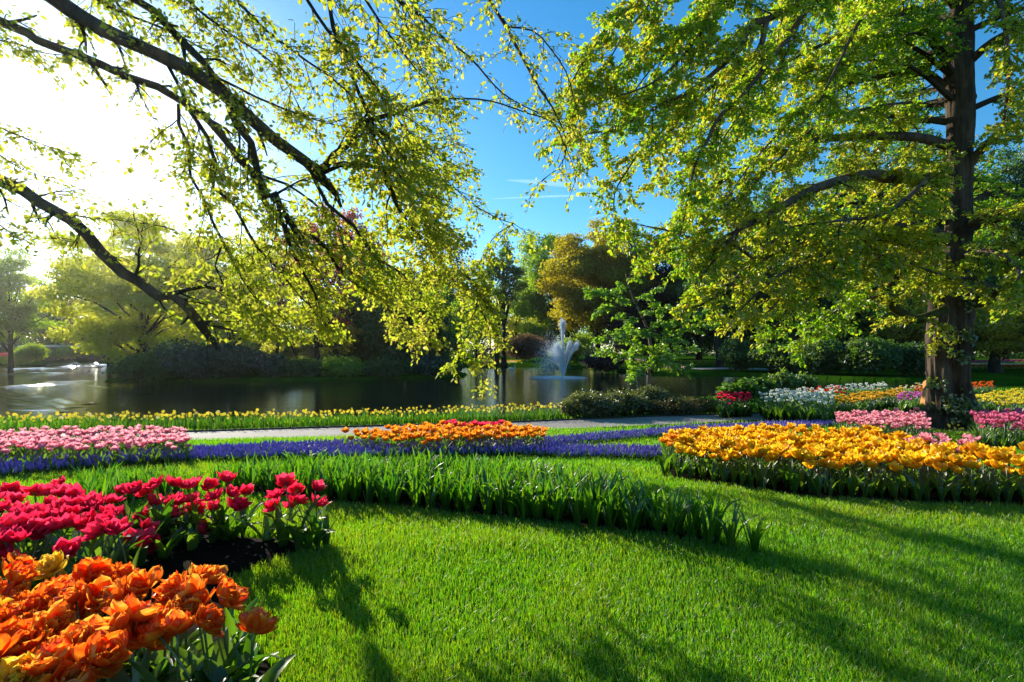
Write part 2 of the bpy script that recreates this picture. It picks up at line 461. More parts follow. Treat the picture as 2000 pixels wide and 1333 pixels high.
# ================================================================== BROAD-LEAVED TREES OF THE BACKGROUND
def crown_cards(mb, rng, clumps, per_area, size, layered=.55, spiky=0):
    """clumps: list of (centre, rx, rz). Leaf sprays spread through every clump, thicker towards its upper shell."""
    for c, rx, rz in clumps:
        n = int(2.8 * per_area * (math.pi * rx * rz * 1.5) / (size * size))
        if n < 4: continue
        u = unit(rng, n)
        rad = rng.random(n) ** .42
        rad *= 1 + .22 * np.sin(u[:, 0] * 5 + c[0]) * np.sin(u[:, 1] * 5 + c[1]) 
        p = u * rad[:, None] * np.array((rx, rx, rz)) + c
        p += rng.normal(size=(n, 3)) * size * .4
        nr = u * .6 + unit(rng, n) * .9 + np.array((0, 0, layered))
        d = np.cross(nr, unit(rng, n)) + np.array((0, 0, -.25))
        sz = size * (.6 + .8 * rng.random(n))
        cr = rng.random() * .6
        add_leaves(mb, p, d, nr, sz, np.clip(cr + rng.random(n) * .4, 0, 1), 0, CARD, CARDQ)

def make_tree(name, label, cat, px, depth, top, width, bottom, mat, group=None, seed=0, trunk_r=.3, n_clumps=46, size=.32, dens=1.9,
              flat=.62, base_py=None, trunk=True, lean=0.0, shape='round', bark_m=None, clump_r=.27, base_z=None, skirt=0.0, twigs=0):
    rng = np.random.default_rng(seed + 11)
    X = (px - 1000) / 1000 * depth
    bz = G(X, depth) if base_z is None else base_z
    ztop = CZ + (690 - top) / 1000 * depth; zbot = CZ + (690 - bottom) / 1000 * depth
    zbot = max(zbot, bz - .1)
    rx = width / 2 / 1000 * depth; rz = (ztop - zbot) / 2
    cz = (ztop + zbot) / 2
    root = empty(name, (X, depth, bz)); tag(root, label, cat, group)
    O = np.array((X, depth, bz))
    cl = []
    k = 0
    while len(cl) < int(n_clumps * 1.25) and k < 4000:
        k += 1
        u = unit(rng, 1)[0]; rad = rng.random() ** .36
        p = u * rad
        if shape == 'cone': p[:2] *= (1 - p[2]) * .55 + .25
        if shape == 'egg': p[:2] *= 1.0 - .35 * max(0, p[2])
        if skirt: p[:2] *= 1 + skirt * max(0, -p[2])
        r = 1.12 * clump_r * (.65 + .6 * rng.random())
        c = np.array((p[0] * rx * (1 - r * .7), p[1] * rx * .9 * (1 - r * .7), cz - bz + p[2] * rz * (1 - r * flat * .8)))
        if c[2] < .1: c[2] = .1 + rng.random() * .3
        cl.append((c, r * rx * 1.0, max(.25, r * flat * .5 * (rx + rz))))
    mb = MB(); crown_cards(mb, rng, cl, dens, size)
    crown = mb.build('crown', [mat], root)
    if trunk:
        tb = MB(); H = (zbot - bz) + (ztop - zbot) * .72
        t = np.linspace(0, 1, 12)
        wob = np.cumsum(rng.normal(size=(12, 2)) * trunk_r * .18, axis=0)
        P = np.stack([wob[:, 0] + lean * t * H, wob[:, 1], t * H], -1); P[0, :2] = 0
        rr = trunk_r * (1 - .75 * t); rr[0] *= 1.5
        P[0, 2] = -.3
        tube(tb, P, rr, 9, bump=.12, rng=rng)
        for c, r, _ in cl[: min(len(cl), 26)]:
            h = np.clip(c[2] * (.35 + .35 * rng.random()), min(.25 * H, zbot - bz), H * .95)
            s = np.array((np.interp(h, P[:, 2], P[:, 0]), np.interp(h, P[:, 2], P[:, 1]), h))
            mid = (s + c) / 2 + np.array((0, 0, .12 * np.linalg.norm(c - s))) + rng.normal(size=3) * .2 * trunk_r
            r0 = trunk_r * (.42 - .25 * h / H)
            tube(tb, smooth_pts([s, mid, c], max(.4, rx * .2)), (r0, r0 * .22), 5)
        tb.build('trunk', [bark_m or M_BARK_FAR], root, smooth=True)
    return root

F_PALE = foliage('pale_spring_foliage', [(.18, .22, .014), (.25, .27, .02), (.31, .29, .04)], [(.54, .60, .03), (.68, .70, .04), (.80, .76, .10)], .68, .03)
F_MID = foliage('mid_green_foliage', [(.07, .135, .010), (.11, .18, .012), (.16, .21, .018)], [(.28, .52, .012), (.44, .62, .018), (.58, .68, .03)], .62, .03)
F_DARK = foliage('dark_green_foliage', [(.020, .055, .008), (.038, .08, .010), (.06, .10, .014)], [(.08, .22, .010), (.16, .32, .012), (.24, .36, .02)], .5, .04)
F_OCHRE = foliage('ochre_oak_foliage', [(.15, .125, .004), (.20, .165, .006), (.22, .19, .010)], [(.54, .44, .006), (.66, .55, .010), (.66, .60, .02)], .55, .03)
F_COPPER = foliage('copper_foliage', [(.07, .016, .012), (.12, .026, .016), (.15, .04, .018)], [(.40, .06, .035), (.55, .09, .05), (.60, .18, .04)], .55, .04)
F_PURPLE = foliage('dusky_purple_foliage', [(.020, .014, .012), (.035, .022, .018), (.045, .03, .018)], [(.06, .035, .03), (.09, .05, .04), (.10, .07, .03)], .35, .03)
F_PINK = foliage('dusty_pink_foliage', [(.16, .085, .05), (.22, .12, .07), (.14, .12, .04)], [(.30, .16, .09), (.38, .21, .12), (.26, .22, .06)], .4, .02)
F_RHODO = foliage('rhododendron_foliage', [(.012, .030, .010), (.022, .048, .014), (.030, .055, .016), (.16, .15, .15)], [(.04, .10, .015), (.07, .14, .02), (.08, .15, .02), (.22, .20, .19)], .35, .06, .4)

if STAGE >= 2:
    ig = 'trees on the pond island'
    make_tree('pale_beech', 'broad pale yellow-green beech sweeping down to the water at the island tip', 'tree', 275, 50, 402, 330, 715, F_PALE, ig, 1, .42, 90, .26, 1.55, .42, skirt=.25, clump_r=.2)
    make_tree('pale_beech', 'loose yellow-green tree between the broad pale beech and the copper beech', 'tree', 455, 57, 430, 250, 690, F_PALE, ig, 2, .35, 70, .28, 1.1, .45, clump_r=.2)
    make_tree('copper_beech', 'reddish copper beech with a slim dark trunk on the island', 'tree', 622, 54, 395, 190, 690, F_COPPER, ig, 3, .32, 60, .27, 1.0, .5, clump_r=.2)
    make_tree('copper_beech', 'dark red copper beech crown rising behind the slim copper beech', 'tree', 705, 66, 398, 130, 600, F_COPPER, ig, 31, .32, 40, .30, 1.5, .5, clump_r=.24)
    make_tree('green_tree', 'thin orange-tinged young tree beside the slim dark island trunk', 'tree', 655, 52, 590, 100, 710, F_OCHRE, ig, 32, .12, 22, .22, .6, .5, clump_r=.25)
    make_tree('dark_tree', 'dark green tree hung with long drooping sprays above the island shrubs', 'tree', 800, 56, 560, 210, 740, F_DARK, ig, 4, .35, 60, .26, 1.8, .9, skirt=.2, clump_r=.22)
    make_tree('dark_tree', 'shadowy dark tree behind the copper beech trunk', 'tree', 700, 60, 560, 190, 725, F_DARK, ig, 5, .3, 50, .28, 1.7, .8, clump_r=.22)
    make_tree('green_tree', 'tall mid-green tree behind the drooping dark tree', 'tree', 850, 66, 545, 150, 720, F_MID, ig, 6, .3, 50, .3, 1.2, .7, clump_r=.22)
    make_tree('bare_tree', 'thin lilac-grey tree not yet in full leaf behind the island', 'tree', 895, 100, 455, 110, 690, F_PURPLE, None, 7, .25, 40, .4, .35, .6, clump_r=.22)
    sg = 'shrubs along the island shore'
    for k, (px, d, top, w, m, lb) in enumerate([
            (405, 46, 668, 215, F_RHODO, 'large rounded rhododendron with dull whitish blossom, at the middle of the island'),
            (300, 44.2, 690, 150, F_DARK, 'dark low shrub at the island tip under the broad pale beech'),
            (520, 47, 690, 110, F_RHODO, 'smaller rhododendron right beside the large rounded one'),
            (590, 48, 706, 110, F_DARK, 'low dark shrub at the foot of the slim copper beech'),
            (670, 48.6, 696, 110, F_MID, 'loose green shrub right of the slim copper beech trunk'),
            (755, 50, 700, 110, F_DARK, 'dark shrub under the drooping dark tree'),
            (835, 53, 698, 100, F_RHODO, 'white-flecked shrub near the right end of the island'),
            (878, 55, 706, 60, F_DARK, 'rounded dark shrub on the right-hand point of the island')]):
        make_tree('shrub', lb, 'shrub', px, d, top, w, 760, m, sg, 50 + k, n_clumps=24, size=.27, dens=1.9, flat=.8, trunk=False, clump_r=.30)
    bgp = 'trees beyond the pond'
    rows = [
        ('green_tree', 'hazy green tree with layered boughs on the far left bank', 20, 82, 480, 200, 702, F_MID, .4, 60, .36, 1.4, .4, 'egg'),
        ('green_tree', 'feathery green tree leaning over the far left water', -70, 78, 430, 180, 700, F_MID, .4, 50, .36, 1.4, .5, 'egg'),
        ('copper_tree', 'distant copper-topped tree between the far left tree and the island beech', 135, 135, 573, 100, 690, F_COPPER, .4, 34, .6, 1.6, .6, 'round'),
        ('dark_tree', 'distant dark tree in front of the copper-topped tree', 112, 128, 582, 70, 690, F_DARK, .4, 30, .6, 1.6, .6, 'round'),
        ('tall_tree', 'tall dark tree with twin bare trunks beside the far lawn', 985, 92, 468, 100, 600, F_DARK, .42, 46, .38, 1.5, .6, 'egg'),
        ('green_tree', 'tall mid-green tree left of the ochre oak', 1078, 118, 430, 180, 680, F_MID, .5, 80, .46, 1.7, .55, 'round'),
        ('green_tree', 'sunlit yellow-green thicket tree behind the twin trunks', 1010, 130, 545, 120, 695, F_PALE, .3, 44, .5, 1.4, .6, 'round'),
        ('green_tree', 'pale green background tree filling the gap left of the twin trunks', 930, 125, 540, 110, 695, F_MID, .3, 40, .5, 1.2, .6, 'round'),
        ('ochre_oak', 'big ochre-yellow oak behind the fountain', 1165, 90, 430, 230, 665, F_OCHRE, .55, 120, .34, 1.9, .5, 'round'),
        ('purple_tree', 'dusky purple tree right of the big ochre oak', 1270, 96, 455, 150, 690, F_PURPLE, .4, 60, .42, 1.4, .7, 'round'),
        ('purple_tree', 'dark purple-brown undergrowth tree below the ochre oak', 1235, 84, 600, 130, 700, F_PURPLE, .3, 40, .36, 1.3, .8, 'round'),
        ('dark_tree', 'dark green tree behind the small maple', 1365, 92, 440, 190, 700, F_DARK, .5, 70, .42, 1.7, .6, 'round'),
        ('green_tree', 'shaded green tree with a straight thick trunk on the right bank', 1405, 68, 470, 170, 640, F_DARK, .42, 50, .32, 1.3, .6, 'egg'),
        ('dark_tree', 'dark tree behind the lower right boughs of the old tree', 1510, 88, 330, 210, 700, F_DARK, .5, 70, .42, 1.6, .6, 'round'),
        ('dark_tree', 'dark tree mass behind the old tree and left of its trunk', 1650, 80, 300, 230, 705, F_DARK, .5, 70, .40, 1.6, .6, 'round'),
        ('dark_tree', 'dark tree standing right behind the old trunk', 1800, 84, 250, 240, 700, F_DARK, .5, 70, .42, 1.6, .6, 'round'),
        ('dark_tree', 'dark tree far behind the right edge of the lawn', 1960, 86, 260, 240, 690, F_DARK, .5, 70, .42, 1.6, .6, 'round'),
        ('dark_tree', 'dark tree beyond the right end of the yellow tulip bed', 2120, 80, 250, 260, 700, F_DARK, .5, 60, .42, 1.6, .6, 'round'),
        ('ochre_oak', 'ochre-leaved oak bough mass just left of the old trunk', 1765, 56, 545, 150, 705, F_OCHRE, .4, 40, .25, 1.1, .6, 'round'),
        ('ochre_oak', 'ochre-leaved oak with a heavy leaning trunk at far right', 1945, 52, 590, 220, 698, F_OCHRE, .55, 60, .25, 1.4, .55, 'round'),
        ('ochre_oak', 'second ochre oak standing behind the heavy leaning one', 2040, 58, 560, 200, 698, F_OCHRE, .5, 50, .27, 1.4, .55, 'round')]
    rows += [
        ('green_tree', 'yellow-green tree filling the sky gap behind the broad pale island beech', 215, 78, 455, 190, 700, F_PALE, .35, 50, .36, 1.5, .5, 'round'),
        ('green_tree', 'mid-green tree far behind the island, between pale beech and copper beech', 370, 84, 445, 180, 700, F_MID, .35, 50, .38, 1.6, .5, 'round'),
        ('green_tree', 'yellow-green tree far behind the copper beech', 540, 86, 440, 190, 700, F_PALE, .35, 50, .38, 1.5, .5, 'round'),
        ('green_tree', 'shaded green tree behind the dark red copper crown', 745, 88, 480, 170, 700, F_MID, .35, 50, .38, 1.5, .6, 'round'),
        ('dark_tree', 'dark tree far behind the drooping island tree', 840, 96, 500, 150, 705, F_DARK, .35, 50, .40, 1.6, .7, 'round'),
        ('green_tree', 'green tree low behind the ochre oak and the fountain', 1110, 120, 520, 150, 705, F_MID, .35, 50, .46, 1.6, .6, 'round'),
        ('dark_tree', 'dark tree low behind the dusky purple trees', 1310, 110, 520, 200, 712, F_DARK, .35, 50, .46, 1.6, .7, 'round'),
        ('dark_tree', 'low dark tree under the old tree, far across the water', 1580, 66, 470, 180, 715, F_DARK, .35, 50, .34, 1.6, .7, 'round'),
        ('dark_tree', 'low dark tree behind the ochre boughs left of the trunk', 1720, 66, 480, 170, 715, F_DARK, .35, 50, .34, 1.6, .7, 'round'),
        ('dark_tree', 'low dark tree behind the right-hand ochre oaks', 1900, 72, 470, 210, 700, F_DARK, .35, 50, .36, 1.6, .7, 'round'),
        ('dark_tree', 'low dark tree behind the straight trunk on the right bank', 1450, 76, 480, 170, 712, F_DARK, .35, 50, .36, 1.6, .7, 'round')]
    for k, (nm, lb, px, d, top, w, bot, m, tr, nc, sz, de, fl, sh) in enumerate(rows):
        make_tree(nm, lb, 'tree', px, d, top, w, bot, m, bgp, 100 + k, tr, nc, sz, de, fl, shape=sh, clump_r=.22)
    # second trunk of the twin-trunked tree
    tw = [o for o in bpy.data.objects if o.name.startswith('tall_tree')][0]
    tb = MB(); tube(tb, [(-1.4, .5, -.3), (-1.3, .4, 4), (-1.0, .2, 9), (-.2, 0, 15)], [.5, .36, .3, .2], 9)
    tb.build('trunk', [M_BARK_FAR], tw, smooth=True)
    bs = 'shrubs on the far banks'
    for k, (px, d, top, w, bot, m, lb) in enumerate([
            (1030, 92, 654, 90, 700, F_PINK, 'dusty pink rounded shrub at the foot of the twin-trunked tree'),
            (1105, 95, 660, 70, 712, F_MID, 'green shrub behind the fountain spray'),
            (1180, 66, 690, 90, 722, F_PURPLE, 'dull purple-brown shrub right of the fountain'),
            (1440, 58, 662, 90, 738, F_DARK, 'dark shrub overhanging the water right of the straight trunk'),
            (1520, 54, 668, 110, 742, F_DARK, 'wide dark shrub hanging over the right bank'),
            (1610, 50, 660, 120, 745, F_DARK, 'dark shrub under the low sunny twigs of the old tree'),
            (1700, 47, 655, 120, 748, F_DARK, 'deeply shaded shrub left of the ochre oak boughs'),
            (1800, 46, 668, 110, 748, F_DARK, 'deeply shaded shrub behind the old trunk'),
            (445, 104, 628, 130, 712, F_DARK, 'dark far thicket seen low behind the middle of the island'),
            (545, 100, 632, 130, 712, F_MID, 'green far thicket seen under the copper beech boughs'),
            (640, 106, 626, 120, 712, F_DARK, 'dark far thicket right of the slim copper beech trunk'),
            (740, 102, 630, 130, 712, F_DARK, 'dark far thicket behind the drooping island tree'),
            (835, 108, 632, 120, 710, F_MID, 'green far thicket behind the right end of the island'),
            (330, 108, 640, 130, 712, F_MID, 'green far thicket behind the broad pale island beech'),
            (60, 95, 672, 60, 706, F_MID, 'loose yellowish shrub in front of the low pavilion'),
            (130, 110, 676, 60, 700, F_MID, 'low green shrub at the far end of the left water')]):
        make_tree('shrub', lb, 'shrub', px, d, top, w, bot, m, bs, 150 + k, n_clumps=28, size=.26, dens=1.8, flat=.8, trunk=False, clump_r=.34)
    # far-off wood closing the view all round
    rng = np.random.default_rng(77); mb = MB()
    for a in np.arange(-80, 81, 1.5):
        d = 165 + rng.random() * 50; c = np.array((math.sin(R(a)) * d, math.cos(R(a)) * d, 1.5))
        h = 13 + rng.random() * 8
        if -50 < a < -34: h *= .55
        cls = [(c + np.array((rng.normal() * 4, rng.normal() * 3, k * h / 5)), 4.5, 3.0) for k in range(6)]
        crown_cards(mb, rng, cls, 1.3, .9)
    tag(mb.build('far_woods', [F_DARK]), 'distant belt of dark woodland closing the park', 'woodland', kind='stuff')
# ================================================================== THE TWO NEAR TREES: traced boughs, procedural twigs and leaves
DENS = 3.6
class Sprays:
    def __init__(self, seed, leaf=.07):
        self.rng = np.random.default_rng(seed); self.tw = MB(); self.lf = MB(); self.leaf = leaf
        self.lp, self.ld, self.ln, self.lr, self.ls = [], [], [], [], []
        self.tone = .5
    def wander(self, p, d, length, droop, jit, step=.1):
        n = max(3, int(length / step)); pts = [p]; d = d / np.linalg.norm(d)
        for k in range(n):
            d = d + self.rng.normal(size=3) * jit + np.array((0, 0, -droop * step))
            d /= np.linalg.norm(d); p = p + d * (length / n); pts.append(p)
        return np.array(pts)
    def leaves_on(self, pts, dens, start=.15, leafsize=None):
        rng = self.rng
        L = np.linalg.norm(np.diff(pts, axis=0), axis=1).sum(); n = int(L * dens * DENS + rng.random())
        if n < 1: return
        t = np.sort(start + (1 - start) * rng.random(n)) * (len(pts) - 1)
        k = np.minimum(t.astype(int), len(pts) - 2); f = (t - k)[:, None]
        p = pts[k] * (1 - f) + pts[k + 1] * f
        tg = pts[k + 1] - pts[k]; tg /= np.linalg.norm(tg, axis=1)[:, None] + 1e-9
        side = np.cross(tg, (0, 0, 1.0)); side /= np.linalg.norm(side, axis=1)[:, None] + 1e-6
        sg = np.where(rng.random(n) < .5, -1, 1)[:, None]
        d = tg * .5 + side * sg * .7 + rng.normal(size=(n, 3)) * .45 + np.array((0, 0, -.35))
        nr = np.array((0, 0, 1.0)) + rng.normal(size=(n, 3)) * .65
        ls = (leafsize or self.leaf) * (.42 + .95 * rng.random(n) ** .8)
        self.lp.append(p + rng.normal(size=(n, 3)) * .03); self.ld.append(d); self.ln.append(nr)
        self.lr.append(np.clip(self.tone + rng.normal(size=n) * .24, 0, 1)); self.ls.append(ls)
    def branch(self, p, d, length, r, droop, jit, dens, twig_gap, twig_len, leafsize=None):
        rng = self.rng
        pts = self.wander(p, d, length, droop, jit)
        tube(self.tw, pts, (r, r * .3), 4, cap=False)
        self.leaves_on(pts, dens * .5, .3, leafsize)
        L = length; s = L * .18 + twig_gap * rng.random(); sgn = 1
        seg = L / (len(pts) - 1)
        while s < L:
            k = min(int(s / seg), len(pts) - 2); q = pts[k]
            tg = pts[k + 1] - pts[k]; tg /= np.linalg.norm(tg)
            side = np.cross(tg, (0, 0, 1.0)); nn = np.linalg.norm(side); side = side / nn if nn > .1 else unit(rng, 1)[0]
            dd = tg * .75 + side * sgn * (.5 + .4 * rng.random()) + rng.normal(size=3) * .25 + np.array((0, 0, -.1))
            tl = twig_len * (.5 + .8 * rng.random()) * (1 - .4 * s / L)
            tp = self.wander(q, dd, tl, droop * 1.3, jit, .08)
            tube(self.tw, tp, (max(.003, r * .4), .0022), 3, cap=False)
            self.leaves_on(tp, dens, .12, leafsize)
            sgn = -sgn; s += twig_gap * (.6 + .8 * rng.random())
        return pts
    def limb(self, pts, r0, r1, gap=.26, blen=1.0, dens=16, droop=.35, start=0.0, jit=.13, twig_gap=.17, twig_len=.42, step=.18, toward=None, leafsize=None, updown=0.0, k=1.0):
        """children along an already built limb"""
        rng = self.rng; P = smooth_pts(pts, step)
        gap *= k; blen *= k; twig_gap *= k; twig_len *= k; dens /= k; leafsize = (leafsize or self.leaf) * k; droop /= k
        seg = np.linalg.norm(np.diff(P, axis=0), axis=1); cum = np.concatenate([[0], np.cumsum(seg)]); L = cum[-1]
        s = L * start + gap * rng.random(); sgn = 1
        while s < L:
            q_ = max(0, min(np.searchsorted(cum, s) - 1, len(P) - 2))
            f = (s - cum[q_]) / max(seg[q_], 1e-6); q = P[q_] * (1 - f) + P[q_ + 1] * f
            tg = (P[q_ + 1] - P[q_]) / max(seg[q_], 1e-6)
            a = rng.random() * 2 * math.pi
            _, sd, up = rot_to(tg)
            rad = math.cos(a) * sd + math.sin(a) * up * .8
            d = tg * .75 + rad * .75 + np.array((0, 0, -.12 + updown)) + (0 if toward is None else np.asarray(toward) * .5)
            l = blen * (.45 + .8 * rng.random()) * (1 - .35 * s / L)
            r = np.interp(s / L, [0, 1], [r0, r1]) * .4
            self.branch(q, d, l, float(np.clip(r, .005, .022)), droop, jit, dens, twig_gap, twig_len, leafsize)
            sgn = -sgn; s += gap * (.6 + .8 * rng.random())
        # leafy end
        self.branch(P[-1], P[-1] - P[-2], blen * .7, max(.006, r1 * .7), droop, jit, dens, twig_gap, twig_len, leafsize)
    def finish(self, root, leaf_mat, twig_mat=None):
        O = np.array(root.location)
        p = np.concatenate(self.lp); keep = ~((p[:, 0] < -1.0) & (p[:, 1] < 7) & (p[:, 2] < 1.5 + .022 * p[:, 1]))
        add_leaves(self.lf, p[keep], np.concatenate(self.ld)[keep], np.concatenate(self.ln)[keep], np.concatenate(self.ls)[keep], np.concatenate(self.lr)[keep])
        self.lf.build('crown', [leaf_mat], root, origin=O)
        self.tw.build('twigs', [twig_mat or M_TWIG], root, origin=O)
        return len(p)

def PX(lst):
    return np.array([pix(*q) for q in lst])

def PXL(lst):
    # the boughs on the left hang closer to the viewer than those over the pond
    return np.array([pix(x, y, d * float(np.interp(x, [480, 760, 870], [.62, .66, 1.0]))) for x, y, d in lst])

def bough(root, pts, r0, r1, mat, rng, seg=9, knob=.16, name='bough', step=.16):
    P = smooth_pts(pts, step); n = len(P)
    r = np.linspace(r0, r1, n) * (1 + knob * (rng.random(n) - .35))
    k = np.array([.25, .5, .25]); r = np.convolve(np.pad(r, 1, mode='edge'), k, 'valid')
    mb = MB(); tube(mb, P, r, seg, bump=.10, rng=rng)
    return mb.build(name, [mat], root, origin=np.array(root.location), smooth=True)

